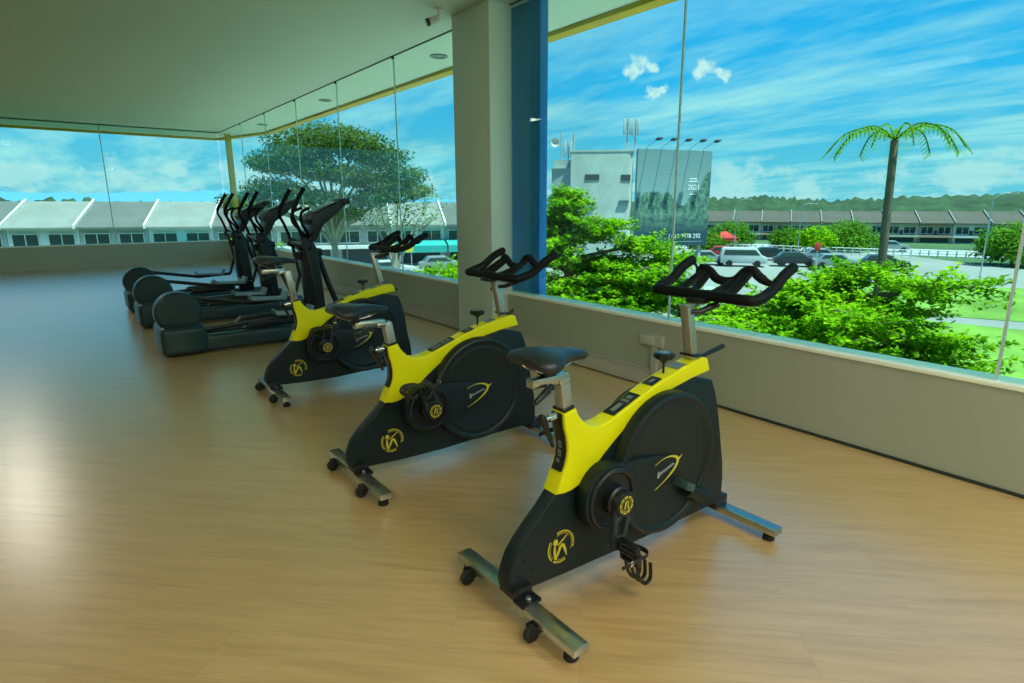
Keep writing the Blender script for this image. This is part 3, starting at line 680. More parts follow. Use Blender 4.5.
# ================================================================== OUTSIDE
GZ = -4.5
b = NB(); box(b, (-500, 500, GZ - .5), (3600, 3600, 1.0)); tag(obj('ground', b, farm), kind='structure')
def slab(name, pts, z, m, th=.05, kind='structure'):
    b = NB(); prism(b, pts, z - th, z, 'Z'); o = obj(name, b, m); o['kind'] = kind; return o
slab('parking_lot', [(-66, 4.5), (-10, 5), (10, 8), (4, 60), (-40, 92), (-74, 72), (-54, 38)], GZ + .03, asphalt)
slab('lawn', [(-17, 7), (-4, 7.5), (8, 9), (6, 40), (-12, 36), (-18, 20)], GZ + .06, grassm)
slab('lawn_strip', [(-24, 50), (-18, 36), (4, 44), (0, 62)], GZ + .06, grassm)
# road crossing behind the parking lot
slab('road', [(-90, 66), (-80, 55), (-48, 78), (10, 98), (30, 100), (30, 112), (5, 110), (-54, 91)], GZ + .07, roadm)

R = random.Random(5)
import numpy as np
def leaf_mesh(name, pos, nrm, size, m, parent, seed=0, asp=.5):
    rs = np.random.RandomState(seed); N = len(pos); pos = np.asarray(pos); nrm = np.asarray(nrm)
    nrm = nrm / np.linalg.norm(nrm, axis=1)[:, None]
    a = rs.normal(size=(N, 3)); u = np.cross(nrm, a); u /= np.linalg.norm(u, axis=1)[:, None]; v = np.cross(nrm, u)
    s = (size * rs.uniform(.6, 1.3, N))[:, None]
    q = np.stack([pos - u * s, pos - v * s * asp, pos + u * s, pos + v * s * asp], 1).reshape(-1, 3)
    me = bpy.data.meshes.new(name); me.from_pydata(q.tolist(), [], [(4 * i, 4 * i + 1, 4 * i + 2, 4 * i + 3) for i in range(N)])
    return link(name, me, m, parent)
def spray_tree(name, label, loc, tiers, leaf, nleaf, twigs, m, trunk_r, trunkm, seed, group, rise=.25):
    """tiers: (dx, dy, z, radius) flat layers of radiating twigs"""
    t = thing(name, label, 'tree', loc, 0, group); rs = np.random.RandomState(seed); P = []; Nn = []
    b = NB(); zt = max(q[2] for q in tiers)
    tube(b, [(0, 0, 0), (.05, .03, zt * .4), (-.05, .05, zt * .75), (0, 0, zt * .97)], [trunk_r, trunk_r * .75, trunk_r * .5, .03], 10)
    for (dx, dy, z, r) in tiers:
        tube(b, [(0, 0, z - r * .35), (dx * .6, dy * .6, z - r * .12), (dx, dy, z)], [trunk_r * .35, .05, .03], 6)
        k = max(6, int(twigs * r))
        for i in range(k):
            a = rs.uniform(0, 2 * pi); L = r * rs.uniform(.45, 1.05); up = rs.uniform(-.10, rise) * L; z0 = z + rs.uniform(-.18, .18)
            d = np.array([cos(a), sin(a)])
            n_ = max(4, int(nleaf * L))
            s = rs.uniform(.12, 1.0, n_)
            wob = .10 * L * np.sin(s * 3 + rs.uniform(0, 6))
            side = rs.normal(size=n_) * .11 * (1.15 - s) * 1.6 + 0
            x = dx + d[0] * L * s - d[1] * (side + wob * .5); y = dy + d[1] * L * s + d[0] * (side + wob * .5)
            zz = z0 + up * s ** 1.5 + rs.normal(size=n_) * .045
            P.append(np.stack([x, y, zz], 1))
            nn = rs.normal(size=(n_, 3)) * .38; nn[:, 2] += 1; Nn.append(nn)
            if i % 4 == 0: tube(b, [(dx, dy, z0), (dx + d[0] * L * .5, dy + d[1] * L * .5, z0 + up * .35), (dx + d[0] * L, dy + d[1] * L, z0 + up)], [.022, .014, .005], 5)
    obj('trunk', b, trunkm, t)
    leaf_mesh('foliage', np.concatenate(P), np.concatenate(Nn), leaf, m, t, seed)
    return t
def blob_tree(name, label, loc, trunk_h, blobs, leaf, dens, m, trunk_r, tm, seed, group, cat='tree', upn=.6):
    """crown of ellipsoidal leaf clumps: (dx, dy, z, rx, ry, rz)"""
    t = thing(name, label, cat, loc, 0, group); rs = np.random.RandomState(seed); P = []; Nn = []
    b = NB()
    for (dx, dy, z, rx, ry, rz) in blobs:
        n_ = int(dens * (rx * ry + rx * rz + ry * rz))
        v = rs.normal(size=(n_, 3)); v /= np.linalg.norm(v, axis=1)[:, None]; rr = rs.uniform(.55, 1.03, n_)[:, None]
        bump = 1 + .14 * np.sin(v[:, :1] * 7 + dx) * np.sin(v[:, 1:2] * 8 + dy)
        P.append(v * rr * bump * np.array([rx, ry, rz]) + np.array([dx, dy, z])); nn = v * .6 + rs.normal(size=(n_, 3)) * .5; nn[:, 2] += upn; Nn.append(nn)
        tube(b, smoothpath([(0, 0, trunk_h * .35), (dx * .25, dy * .25, trunk_h * .35 + (z - trunk_h * .35) * .5), (dx * .9, dy * .9, z)], 3), [trunk_r * .5, trunk_r * .42, trunk_r * .36, trunk_r * .3, trunk_r * .24, trunk_r * .18, trunk_r * .12], 6)
    tube(b, [(0, 0, 0), (.03, 0, trunk_h * .2), (0, 0, trunk_h * .45)], [trunk_r, trunk_r * .8, trunk_r * .6], 10)
    obj('trunk', b, tm, t); leaf_mesh('foliage', np.concatenate(P), np.concatenate(Nn), leaf, m, t, seed); return t

# bright layered trees right outside the window
tr = []
rs = random.Random(11)
for k in range(26):
    f = k / 25; z = 6.35 - 4.6 * f; r = .55 + 1.35 * f ** .6; off = 2.3 * f ** .8; a = rs.uniform(0, 2 * pi)
    tr.append((off * cos(a), off * sin(a), z, r))
for k in range(16):
    a = 2 * pi * k / 16 + rs.uniform(-.2, .2); tr.append((2.0 * cos(a), 2.0 * sin(a), rs.uniform(2.2, 4.2), 1.5))
tr += [(0, 0, 6.2, .8), (-.7, .6, 5.6, 1.0), (.9, .2, 5.5, 1.1), (.2, -1.0, 5.0, 1.3), (1.6, 1.2, 5.0, 1.2), (1.9, 2.0, 4.6, 1.3), (2.2, .6, 4.3, 1.3), (0, -2, 4.0, 1.3), (1.2, -1.4, 3.6, 1.4), (-1.2, -1.6, 4.4, 1.2), (2.6, 1.8, 3.7, 1.2), (-1.6, -1.2, 3.4, 1.4)]
spray_tree('tree', 'bright green layered tree close outside the glass, right of the blue column', (-12.1, 11.0, GZ), tr, .066, 78, 27, leafA, .16, bark, 3, 'bright green trees beside the building')
rs = random.Random(12); tr = []
for k in range(20):
    f = k / 19; z = 4.55 - 2.6 * f; r = .8 + 1.2 * f ** .6; off = 2.6 * f ** .7; a = rs.uniform(0, 2 * pi)
    tr.append((off * cos(a), off * sin(a), z, r))
for k in range(12):
    a = 2 * pi * k / 12 + rs.uniform(-.2, .2); tr.append((2.1 * cos(a), 1.5 * sin(a), rs.uniform(2.4, 3.6), 1.5))
tr += [(-1.2, -1.0, 3.9, 1.2), (-.4, -1.8, 3.7, 1.2), (1.0, -1.3, 4.1, 1.3), (1.7, .2, 4.6, 1.3), (.4, .6, 4.7, 1.1), (-1.8, -.4, 3.2, 1.2)]
spray_tree('tree', 'low bright green layered tree behind the handlebar of the nearest spin bike', (-5.3, 11.6, GZ), tr, .062, 74, 28, leafA, .14, bark, 4, 'bright green trees beside the building')
tr2 = [(dx * .9, dy * .9, z + .3, r) for dx, dy, z, r in tr]
spray_tree('tree', 'bright green layered tree farthest right outside the window', (.6, 13.2, GZ), tr2, .09, 36, 18, leafA, .14, bark, 8, 'bright green trees beside the building')
# big rain tree seen through the left window
bl = []
rs = random.Random(21)
ax = Vector((.36, .93, 0)).normalized(); bx = Vector((.93, -.36, 0))
for u, z, r, rz in ((-5.9, 6.6, 1.5, .6), (-5.2, 6.2, 1.7, .7), (-4.0, 7.5, 1.9, .8), (-3.0, 9.3, 2.3, .9), (-1.6, 10.3, 2.6, 1.0), (.2, 10.9, 2.7, 1.0), (2.0, 10.4, 2.4, 1.0), (3.6, 9.5, 2.2, .9), (5.0, 8.4, 1.9, .8), (6.0, 7.5, 1.4, .6), (-2.4, 7.0, 2.0, .7), (-.6, 8.6, 2.2, .8), (1.4, 8.4, 2.2, .8), (3.2, 7.8, 2.0, .8), (-.2, 6.8, 1.6, .6), (2.4, 6.7, 1.6, .6), (4.6, 6.9, 1.4, .6), (-4.2, 9.0, 1.3, .5), (1.0, 5.6, 1.3, .5)):
    for w_ in (-2.0, 1.8):
        p = ax * u + bx * (w_ * (1 - abs(u) / 9) + rs.uniform(-.6, .6)); bl.append((p.x, p.y, z + rs.uniform(-.2, .2) - .15, r, r, rz))
blob_tree('rain_tree', 'wide flat-crowned rain tree seen through the left window', (-42.6, 15.9, GZ), 9.0, bl, .13, 110, leafB, .32, barkl, 22, None)
# a bare-branched small tree beside it
t = thing('small_tree', 'thin pale tree with bare forked branches in front of the shophouses', 'tree', (-40.5, 19.6, GZ))
b = NB(); rs = random.Random(4)
for (x, y, z) in ((.6, 2.6, 6.4), (-.4, 1.4, 6.2), (.3, -1.2, 6.3), (.5, 3.4, 5.4), (0, -2.2, 5.4), (.2, .4, 7.0)):
    tube(b, smoothpath([(0, 0, .0), (x * .15, y * .1, 2.0), (x * .5, y * .45, 3.9), (x, y, z)], 4), [.15 - .010 * i for i in range(13)], 6)
    tube(b, [(x * .5, y * .45, 3.9), (x * .6, y * .8 + .4, 5.0), (x, y + 1.2, 5.7)], [.05, .035, .015], 5)
obj('trunk', b, barkl, t)
P = [(rs.gauss(0, .9), rs.uniform(-2.6, 3.6), rs.uniform(4.6, 7.2)) for _ in range(1300)]; leaf_mesh('foliage', P, [(rs.gauss(0, .5), rs.gauss(0, .5), 1) for _ in P], .12, leafC, t, 9)
# other trees and shrubs
treesp = [
 ((-44.5, 63.5), 2.1, 3.9, 'round tree below the billboard edge, behind the parking lot'),
 ((-49.0, 76.5), 2.6, 4.6, 'round green tree right of the billboard, in front of the terraced houses'),
 ((-42.5, 80.0), 2.2, 3.8, 'smaller round tree in front of the salmon terraced house'),
 ((-37.0, 86.0), 3.4, 5.0, 'wide green tree in front of the terraced houses, right of the salmon one'),
 ((-36.6, 75.6), 2.0, 4.2, 'bright tree behind the railing, just above the small red sign'),
 ((-17.0, 78.0), 3.0, 5.2, 'broad tree by the road beyond the right side of the photo'),
 ((-6.0, 84.0), 3.2, 5.4, 'broad tree farthest right along the road'),
 ((-18.1, 11.9), 1.9, 4.7, 'bright green tree low behind the pillar, seen at its left edge'),
 ((-33.1, 7.7), 1.6, 4.9, 'light green tree low beside the yellow outside column'),
]
for i, ((x, y), r, h, lab) in enumerate(treesp):
    bl = [(0, 0, h - r * .9, r, r, r * .75)] + [(r * .7 * cos(a), r * .7 * sin(a), h - r * 1.15 + .3 * r * (k % 2), r * .62, r * .62, r * .5) for k, a in enumerate([.3, 1.7, 2.9, 4.1, 5.3])]
    blob_tree('tree', lab, (x, y, GZ), h, bl, .20 if i != 7 else .09, 75 if i != 7 else 420, leafC if i not in (4, 7, 8) else leafA, .16, bark, 40 + i, 'round trees around the parking lot')
# palm frond tips at the right
t = thing('palm_tree', 'palm whose frond tips show at the right edge above the rooftops', 'palm', (-7.1, 18.6, GZ + .9))
b = NB(); tube(b, [(0, 0, 0), (.1, 0, 3), (.0, 0, 6.9)], [.17, .12, .10], 10); obj('trunk', b, bark, t)
b = NB()
for k in range(11):
    a = 2 * pi * k / 11 + .2; pts = smoothpath([(0, 0, 6.9), (.6 * cos(a), .6 * sin(a), 7.25), (1.25 * cos(a), 1.25 * sin(a), 7.1), (1.65 * cos(a), 1.65 * sin(a), 6.6)], 6); tube(b, pts, [.02] * (len(pts) - 1) + [.006], 5)
    for j, p in enumerate(pts[3:]):
        d = Vector((cos(a), sin(a), -.3)); s_ = Vector((-sin(a), cos(a), 0))
        for sg in (-1, 1):
            q = p + (s_ * sg * .26 + d * .16 + Vector((0, 0, -.12))); vs = [b.verts.new(v) for v in (p, p + d * .05, q, q - d * .02)]; b.faces.new(vs)
obj('fronds', b, leafC, t)

# hills and mountains
def ridge(name, pts, z0, base, depth, m, seed, amp, lab):
    rs = random.Random(seed); b = NB(); rows = []; N = 160
    P = [Vector((*p, 0)) for p in pts]; segs = len(P) - 1
    for i in range(N + 1):
        s = i / N * segs; k = min(int(s), segs - 1); f = s - k; p = P[k].lerp(P[k + 1], f); h = z0[k] + (z0[k + 1] - z0[k]) * f
        out = p.copy(); out.z = 0; out.normalize(); ring = []
        jit = rs.uniform(-amp, amp)
        for j in range(9):
            v = j / 8; prof = sin(pi * (.04 + .55 * v) / 1.1) ** .8 if j else 0
            q = p + out * depth * v; q.z = base + (h + jit - base) * prof + rs.uniform(-amp, amp) * .5 * (j > 0); ring.append(b.verts.new(q))
        rows.append(ring)
    for A, B in zip(rows, rows[1:]):
        for j in range(8): b.faces.new((A[j], B[j], B[j + 1], A[j + 1]))
    bmesh.ops.recalc_face_normals(b, faces=b.faces); o = obj(name, b, m, sharp=180); o['kind'] = 'structure'; o['label'] = lab
ridge('hills', [(-215, 222), (-172, 250), (-150, 262), (-128, 271), (-100, 280), (-60, 292), (20, 300), (120, 290)], [3, 6.5, 7.2, 4.8, 6.2, 7.5, 8, 6], GZ, 60, hillm, 3, 1.1, 'wooded hills behind the terraced houses')
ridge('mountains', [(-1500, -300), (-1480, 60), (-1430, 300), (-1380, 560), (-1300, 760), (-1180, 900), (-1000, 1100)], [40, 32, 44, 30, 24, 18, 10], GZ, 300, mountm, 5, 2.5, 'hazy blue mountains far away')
ridge('tree_belt', [(-150, -50), (-140, -10), (-128, 20), (-115, 55), (-100, 85)], [2, 3, 2, 1, 2], GZ, 20, hillm, 9, .8, 'dark belt of trees behind the shophouses')

# ---- concrete building with billboard
def local(o_, d):   # frame with x along d, y away from the viewer
    d = Vector((*d, 0)).normalized(); n_ = Vector((-d.y, d.x, 0)); M = Matrix.Identity(4)
    for i in range(3): M[i][0] = d[i]; M[i][1] = n_[i]; M[i][3] = (*o_, GZ)[i]
    M[0][2] = M[1][2] = 0; M[2][2] = 1; return M
E1, E2 = Vector((-44.24, 40.53)), Vector((-39.95, 44.77)); dd = (E2 - E1).normalized(); ang = math.atan2(dd.y, dd.x); LW = (E2 - E1).length
t = thing('concrete_building', 'plain weathered concrete block building with rooftop antennas', 'building', (E1.x, E1.y, GZ), ang)
P = [(0, 0), (LW - .5, 0)] + [(LW - .5 + .5 * sin(a), .5 - .5 * cos(a)) for a in [pi / 2 * k / 5 for k in range(1, 6)]] + [(LW, 9), (0, 9)]
b = NB(); prism(b, P, 0, 11.35, 'Z'); box(b, (LW / 2, 4.5, 11.3), (LW + .12, 9.1, .16)); obj('walls', b, conc, t)
b = NB(); prism(b, [(-1.95, 1.2), (0, .9), (0, 8), (-1.95, 8)], 0, 9.75, 'Z'); box(b, (-.95, 3.0, 10.15), (1.7, 2.6, .9)); obj('side_wing', b, conc2, t)
b = NB(); box(b, (-.97, 4.5, 9.78), (2.1, 7.2, .10)); obj('wing_parapet', b, conc, t)
for (px0, z0, w_, h_) in ((1.5, 8.55, 1.4, .55), (5.0, 8.5, .9, .55)):
    b = NB(); box(b, (px0 + w_ / 2 - .1, .0, z0 + h_ / 2), (w_, .12, h_)); obj('window', b, slot, t)
for (px0, z0, w_, h_) in ((1.6, 5.9, 1.0, .45), (4.9, 6.15, .9, .4)):
    b = NB(); box(b, (px0 + w_ / 2 - .1, .0, z0 + h_ / 2), (w_, .12, h_)); f = obj('window', b, conc2, t)
    b = NB(); box(b, (px0 + w_ / 2 - .1, -.1, z0 + h_ + .03), (w_ + .1, .3, .06)); obj('window_hood', b, slot, f)
# antennas
def antenna(label, x, y, z0, h, kind):
    p = Matrix.Rotation(ang, 4, 'Z') @ Vector((x, y, 0)); t = thing('antenna', label, 'antenna', (E1.x + p.x, E1.y + p.y, GZ + z0), ang)
    b = NB(); cyl(b, (0, 0, 0), (0, 0, h), .07, n=8)
    for k in range(5): box(b, (0, 0, h * (.2 + .16 * k)), (.5, .05, .05))
    obj('mast', b, polem, t)
    if 'panel' in kind:
        b = NB()
        for dx in (-.28, .28): box(b, (dx, -.15, h - .75), (.22, .14, 1.5), .03)
        obj('panel', b, mat('antenna_grey', (.42, .46, .46), .6), t)
    if 'dish' in kind:
        b = NB(); lathe(b, [(.02, .16), (.28, .06), (.42, -.04), (.44, -.04), (.28, .1), (.02, .2)], (-.62, -.12, h * .62), 'Y', 24); obj('dish', b, mat('dish_cream', (.55, .56, .46), .6), t)
antenna('rooftop antenna mast with round dish, leftmost on the concrete building', -1.15, 3.0, 10.6, 2.9, 'dish')
antenna('short antenna mast right beside the dish mast', -.45, 3.0, 10.6, 1.9, 'panel')
antenna('short antenna mast on the left corner of the concrete roof', .25, .6, 11.38, 1.6, 'x')
antenna('tall panel antenna mast, left one of the pair on the right of the roof', 5.35, .8, 11.38, 2.9, 'panel')
antenna('tall panel antenna mast, right one of the pair on the right of the roof', 6.15, 1.2, 11.38, 2.9, 'panel')

# billboard
B0, B1 = Vector((-39.67, 45.02)), Vector((-36.87, 52.92)); dd = (B1 - B0).normalized(); bang = math.atan2(dd.y, dd.x); BW = (B1 - B0).length; BZ0, BZ1 = 2.15, 11.45
def billmat():
    m = bpy.data.materials.new('billboard_print'); m.use_nodes = True; t = NT(m.node_tree); bs = t.n['Principled BSDF']
    v = t.add('ShaderNodeTexCoord').outputs['Generated']; s = t.add('ShaderNodeSeparateXYZ', inp={0: v}); u, z = s.outputs[0], s.outputs[2]
    n1 = t.noise(v, 5.0, 5, .6); n2 = t.noise(v, 16, 5, .65)
    hump = t.math('MULTIPLY', t.math('SINE', t.math('MULTIPLY', u, 6.6)), .06)
    right = t.math('MULTIPLY', t.math('POWER', t.math('MAXIMUM', t.math('SUBTRACT', u, .66), 0), 1.0), .85)
    line = t.math('ADD', t.math('ADD', .50, hump), t.math('ADD', right, t.math('MULTIPLY', t.math('SUBTRACT', n1, .5), .28)))
    f = t.ramp(t.math('ADD', t.math('SUBTRACT', z, line), .5), [(.49, (1, 1, 1)), (.51, (0, 0, 0))])
    skyc = t.ramp(z, [(.4, (.22, .34, .34)), (1.0, (.14, .25, .27))])
    tree = t.mix(t.ramp(n2, [(.38, (0, 0, 0)), (.66, (1, 1, 1))]), (.02, .08, .08), (.16, .30, .20)); low = t.ramp(z, [(.14, (1, 1, 1)), (.30, (0, 0, 0))]); tree = t.mix(low, tree, (.010, .05, .07))
    t.l.new(t.mix(f, skyc, tree), bs.inputs['Base Color']); bs.inputs['Roughness'].default_value = .6; return m
t = thing('billboard', 'tall printed billboard with dark tree landscape on the concrete building', 'billboard', (B0.x, B0.y, GZ), bang)
b = NB(); box(b, (BW / 2, 0, (BZ0 + BZ1) / 2), (BW, .12, BZ1 - BZ0)); obj('panel', b, billmat(), t)
b = NB(); box(b, (BW / 2, .22, (BZ0 + BZ1) / 2), (BW - .1, .3, BZ1 - BZ0 - .1));
for x in (.6, BW / 2, BW - .6): box(b, (x, .35, BZ0 / 2 + .5), (.3, .3, BZ0 + 1))
obj('frame', b, conc2, t)
MT = lambda x, z: Matrix.Translation((x, -.075, z)) @ Matrix.Rotation(pi / 2, 4, 'X')
whitep = mat('white_print', (.75, .82, .82), .6)
obj('lettering', text_bm('/ 013 9478 292', .62, MT(BW * .68, BZ0 + .95), .01), whitep, t)
obj('lettering', text_bm('2021', .72, MT(BW * .77, BZ0 + 5.75), .01), whitep, t)
b = NB()
for q, wd in ((6.35, 1.1), (6.6, .8), (5.1, .7)): box(b, (BW * .76, -.07, BZ0 + q), (wd, .01, .10))
tag(obj('small_print', b, whitep, t), kind='stuff')
b = NB(); box(b, (BW * .62, -.07, BZ0 + .42), (BW * .62, .01, .05)); box(b, (BW * .45, -.07, BZ0 + 7.15), (BW * .34, .01, .05)); obj('printed_line', b, mat('grey_print', (.25, .38, .4), .6), t)
for k, x in enumerate((1.0, 2.6, 4.2, 5.8, 7.4)):
    b = NB(); tube(b, smoothpath([(x, .1, BZ1 - .1), (x, -.1, BZ1 + .22), (x + .1, -1.7, BZ1 + .75)], 4), .035, 6); f = obj('floodlight', b, polem, t)
    b = NB(); box(b, (x + .1, -1.95, BZ1 + .74), (.50, .55, .16), .03, rotm(radians(-14), 0, 0)); obj('lamp_head', b, slot, f)

# ---- houses
def house(name, label, cat, o_, d, W, D, He, Hr, wallmat, roofmat, group, floors=2, awn=None):
    a = math.atan2(d[1], d[0]); t = thing(name, label, cat, (o_[0], o_[1], GZ), a, group)
    b = NB(); box(b, (W / 2, D / 2, He / 2), (W - .04, D, He)); prism(b, [(0.02, He), (D, He), (D / 2, Hr - .15)], .02, W - .02, 'X'); obj('walls', b, wallmat, t)
    b = NB(); prism(b, [(-.9, He - .12), (D / 2, Hr), (D + .6, He - .1), (D + .6, He + .05), (D / 2, Hr + .18), (-.9, He + .05)], .0, W, 'X'); obj('roof', b, roofmat, t)
    b = NB(); prism(b, [(-1.0, He - .1), (D / 2, Hr + .12), (D + .7, He - .1), (D + .7, He + .25), (D / 2, Hr + .42), (-1.0, He + .25)], -.09, .09, 'X'); obj('party_wall', b, hwhite if awn or name == 'shophouse' else roofm, t)
    n_ = 2
    for k in range(n_):
        wx = W * (k + .5) / n_; ww = W / n_ * .72; zc_ = He - 1.15
        b = NB(); box(b, (wx, -.02, zc_), (ww, .10, 1.15)); f = obj('window', b, glassd, t)
        b = NB()
        for q in (-.5, 0, .5): box(b, (wx + q * ww, -.08, zc_), (.07, .06, 1.2))
        for q in (-.6, .6): box(b, (wx, -.08, zc_ + q), (ww + .1, .08, .09))
        obj('window_frame', b, hwhite, f)
    b = NB(); box(b, (W / 2, -.45, He - 2.15), (W, 1.0, .35)); obj('ledge', b, hwhite if name == 'shophouse' and awn is None else wallmat, t)
    b = NB(); box(b, (W / 2, -.02, 1.15), (W * .8, .10, 2.0)); obj('shop_front', b, slot, t)
    if awn:
        b = NB(); prism(b, [(-2.1, 2.0), (0, 2.55), (0, 2.65), (-2.1, 2.10)], .1, W - .1, 'X'); box(b, (W / 2, -2.1, 1.75), (W - .2, .05, .7)); obj('awning', b, awn, t)
    return t
d = Vector((.378, .926)); p0 = Vector((-55.3, 34.0)) + d * 4.4; U = 5.6
labs = ['shophouse with a teal awning, mostly hidden behind the pillar', 'shophouse with a teal awning, behind the handlebar of the farthest spin bike', 'shophouse behind the thin pale tree, left of the teal awnings', 'shophouse behind the nearest cross trainer and the rain tree trunk', 'shophouse behind the middle cross trainer', 'shophouse with a teal awning at the far left end of the row', 'grey shophouse beyond the left side of the photo, next to the teal awning', 'pale shophouse second from the left end of the row', 'last grey shophouse at the left end of the row']
for k in range(9):
    q = p0 - d * U * (k + 1)
    house('shophouse', labs[k], 'shophouse', q, d, U, 9, 4.15, 6.35, (hgrey, hwhite)[k % 2], (roofd, roofm)[k % 2], 'row of shophouses', awn=teal if k in (0, 1, 5) else None)
b = NB(); t = thing('shop_sign', 'small yellow shop sign under the handlebar of the farthest spin bike', 'sign', (-52.0, 25.9, GZ), math.atan2(d.y, d.x)); box(b, (0, 0, 2.15), (2.2, .12, .75)); obj('panel', b, ysign, t)
b = NB(); cyl(b, (-.9, .05, 0), (-.9, .05, 1.9), .05, n=8); cyl(b, (.9, .05, 0), (.9, .05, 1.9), .05, n=8); obj('post', b, polem, t)
d = Vector((.87, .50)).normalized(); p0 = Vector((-69.0, 98.4)); U = 5.0
rows = [('white', hwhite), ('cream', hcream), ('salmon', hpink), ('cream', hcream), ('grey', hgrey), ('white', hwhite), ('cream', hcream), ('salmon', hpink), ('white', hwhite), ('grey', hgrey), ('cream', hcream)]
place = ['nearest the billboard', 'left of the first salmon one', 'third right of the billboard', 'directly right of the first salmon house', 'fifth right of the billboard', 'sixth right of the billboard', 'just left of the second salmon house', 'eighth right of the billboard', 'directly right of the second salmon house', 'second from the right end', 'at the right end of the terrace']
for k in range(11):
    house('terraced_house', '%s terraced house under the long brown roof, %s' % (rows[k][0], place[k]), 'house', p0 + d * U * k, d, U, 9, 3.3, 5.1, rows[k][1], roofb, 'long terrace of houses')

# ---- cars
def car_proto(van=False):
    t = thing('car', '', 'car'); b = NB()
    if van: P = [(-2.2, .35), (-2.25, .95), (-2.1, 1.75), (-1.9, 1.9), (1.2, 1.88), (1.75, 1.15), (2.2, .98), (2.3, .6), (2.25, .35)]
    else: P = [(-2.1, .32), (-2.15, .85), (-1.75, .98), (-1.25, 1.42), (.35, 1.45), (1.05, .98), (1.95, .85), (2.15, .6), (2.1, .32)]
    prism(b, P, -.85, .85, 'Y', .08, 2); body = obj('body', b, None, t)
    b = NB()
    Wd = [(-1.95, 1.15), (-1.85, 1.7), (1.1, 1.7), (1.55, 1.18)] if van else [(-1.50, 1.0), (-1.18, 1.34), (.30, 1.36), (.82, 1.0)]
    prism(b, Wd, -.862, .862, 'Y')
    if van: box(b, (1.5, 0, 1.5), (.05, 1.4, .62), 0, rotm(0, radians(-36), 0))
    else: box(b, (.72, 0, 1.22), (.05, 1.35, .52), 0, rotm(0, radians(-56), 0)); box(b, (-1.52, 0, 1.2), (.05, 1.35, .5), 0, rotm(0, radians(48), 0))
    obj('windows', b, glassd, t)
    for x in (-1.35, 1.35):
        for y in (-.8, .8):
            b = NB(); lathe(b, [(.12, -.11), (.31, -.11), (.33, -.07), (.33, .07), (.31, .11), (.12, .11)], (x, y, .33), 'Y', 18); obj('wheel', b, rubber, t)
    return t
cw = mat('car_white', (.46, .52, .52), .3); cs = mat('car_silver', (.32, .37, .38), .3, .4); cb = mat('car_black', (.03, .035, .04), .3); cr_ = mat('car_red', (.40, .04, .03), .3); cbl = mat('car_blue', (.05, .12, .25), .3)
protos = {}
def car(x, y, rz, m, label, van=False):
    key = (van, m.name)
    if key not in protos:
        c = car_proto(van); [ch for ch in c.children if ch.name.startswith('body')][0].data.materials.append(m); protos[key] = c
    else: c = copy_tree(protos[key])
    c.location = (x, y, GZ + .06); c.rotation_euler = (0, 0, rz); c['label'] = label; c['group'] = 'parked cars'
car(-34.0, 55.3, .66, cw, 'white van parked left of centre in the lot, above the handlebar', True)
car(-37.4, 54.0, .70, cs, 'silver car parked beside the white van, on its left')
car(-30.6, 59.5, .64, cb, 'black car parked to the right behind the white van')
car(-19.6, 29.0, 1.1, cw, 'white car parked near, behind the handlebar post of the nearest bike')
car(-24.2, 27.0, 1.1, cs, 'silver car parked near the bright green tree')
car(-27.5, 34.5, 1.1, cb, 'black car parked behind the near silver car')
car(-27.0, 60.5, .64, cs, 'silver car parked in the row right of the black one')
car(-23.4, 62.6, .60, cb, 'black car farthest right in the parking row')
car(-40.5, 62.0, .65, cr_, 'red car parked beside the red tent')
car(-36.0, 64.5, .65, cb, 'black car parked in the back row right of the red car')
car(-31.5, 67.0, .65, cs, 'silver car parked in the back row, second right of the red car')
car(-44.5, 83.5, .5, cs, 'silver car standing by the terraced houses, left one')
car(-39.0, 87.0, .5, cw, 'white car standing by the terraced houses, middle one')
car(-33.0, 90.0, .5, cs, 'silver car standing by the terraced houses, right one')
car(-47.5, 22.6, 1.18, cw, 'white car parked in front of the shophouses', False)
car(-48.8, 28.4, 1.18, cs, 'silver car parked in front of the shophouses, under the teal awning', False)
car(-46.2, 17.0, 1.18, cb, 'black car parked in front of the shophouses', False)
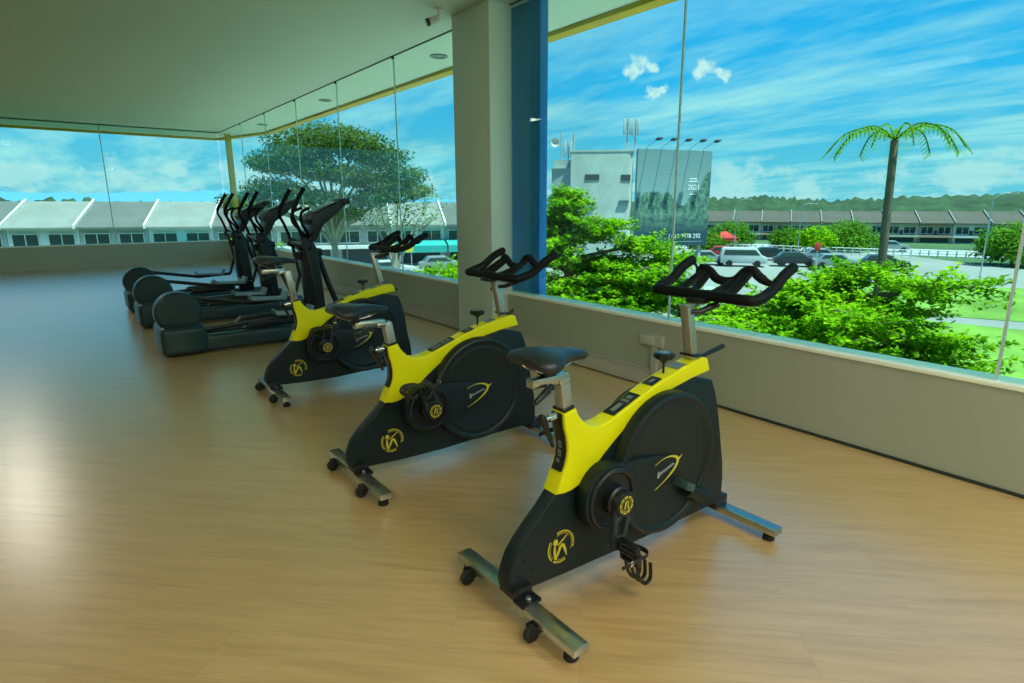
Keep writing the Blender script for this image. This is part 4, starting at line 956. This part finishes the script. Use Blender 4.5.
# red tent
t = thing('tent', 'red canopy tent beside the road, below the terraced houses', 'tent', (-46.9, 71.5, GZ + .05), .6)
b = NB(); v = [b.verts.new(p) for p in ((-1.6, -1.6, 1.9), (1.6, -1.6, 1.9), (1.6, 1.6, 1.9), (-1.6, 1.6, 1.9), (-1.6, -1.6, 1.55), (1.6, -1.6, 1.55), (1.6, 1.6, 1.55), (-1.6, 1.6, 1.55), (0, 0, 2.8))]
for k in range(4): b.faces.new((v[k], v[(k + 1) % 4], v[8])); b.faces.new((v[k], v[(k + 1) % 4], v[4 + (k + 1) % 4], v[4 + k]))
obj('canopy', b, redm, t)
for x in (-1.55, 1.55):
    for y in (-1.55, 1.55): b = NB(); cyl(b, (x, y, 0), (x, y, 1.85), .04, n=6); obj('leg', b, polem, t)
# road railing, lamp posts, red sign
t = thing('road_railing', 'long pale railing along the road behind the parked cars', 'railing', (0, 0, GZ + .07)); b = NB(); pb = NB()
q0, q1 = Vector((-58, 70.5, 0)), Vector((-8, 88, 0))
for k in range(60):
    p = q0.lerp(q1, k / 59); box(pb, (p.x, p.y, .45), (.12, .12, .9))
tube(b, [q0 + Vector((0, 0, .85)), q1 + Vector((0, 0, .85))], .06, 6); tube(b, [q0 + Vector((0, 0, .5)), q1 + Vector((0, 0, .5))], .05, 6); obj('rail', b, hwhite, t); tag(obj('posts', pb, hwhite, t), kind='stuff')
for (x, y, h, lab) in ((-39.0, 61.5, 6.8, 'slim lamp post left of the terraced houses, next to the red tent'), (-33.8, 66.0, 6.3, 'slim lamp post in front of the salmon terraced house'), (-15.0, 60.0, 7.0, 'slim lamp post beyond the right side of the photo')):
    t = thing('lamp_post', lab, 'lamp post', (x, y, GZ + .05)); b = NB(); tube(b, smoothpath([(0, 0, 0), (0, 0, h * .7), (.05, 0, h * .93), (.6, .1, h), (1.1, .2, h)], 4), .05, 8); obj('pole', b, polem, t)
    b = NB(); box(b, (1.3, .22, h), (.5, .2, .1), .02); obj('lamp_head', b, polem, t)
t = thing('road_sign', 'small red sign on a post at the right edge of the window view', 'sign', (-21.7, 45.4, GZ + .05)); b = NB(); cyl(b, (0, 0, 0), (0, 0, 2.7), .05, n=8); obj('post', b, polem, t); b = NB(); box(b, (0, -.04, 3.0), (.42, .06, .6), .02, rotm(0, 0, radians(30))); obj('panel', b, redm, t)
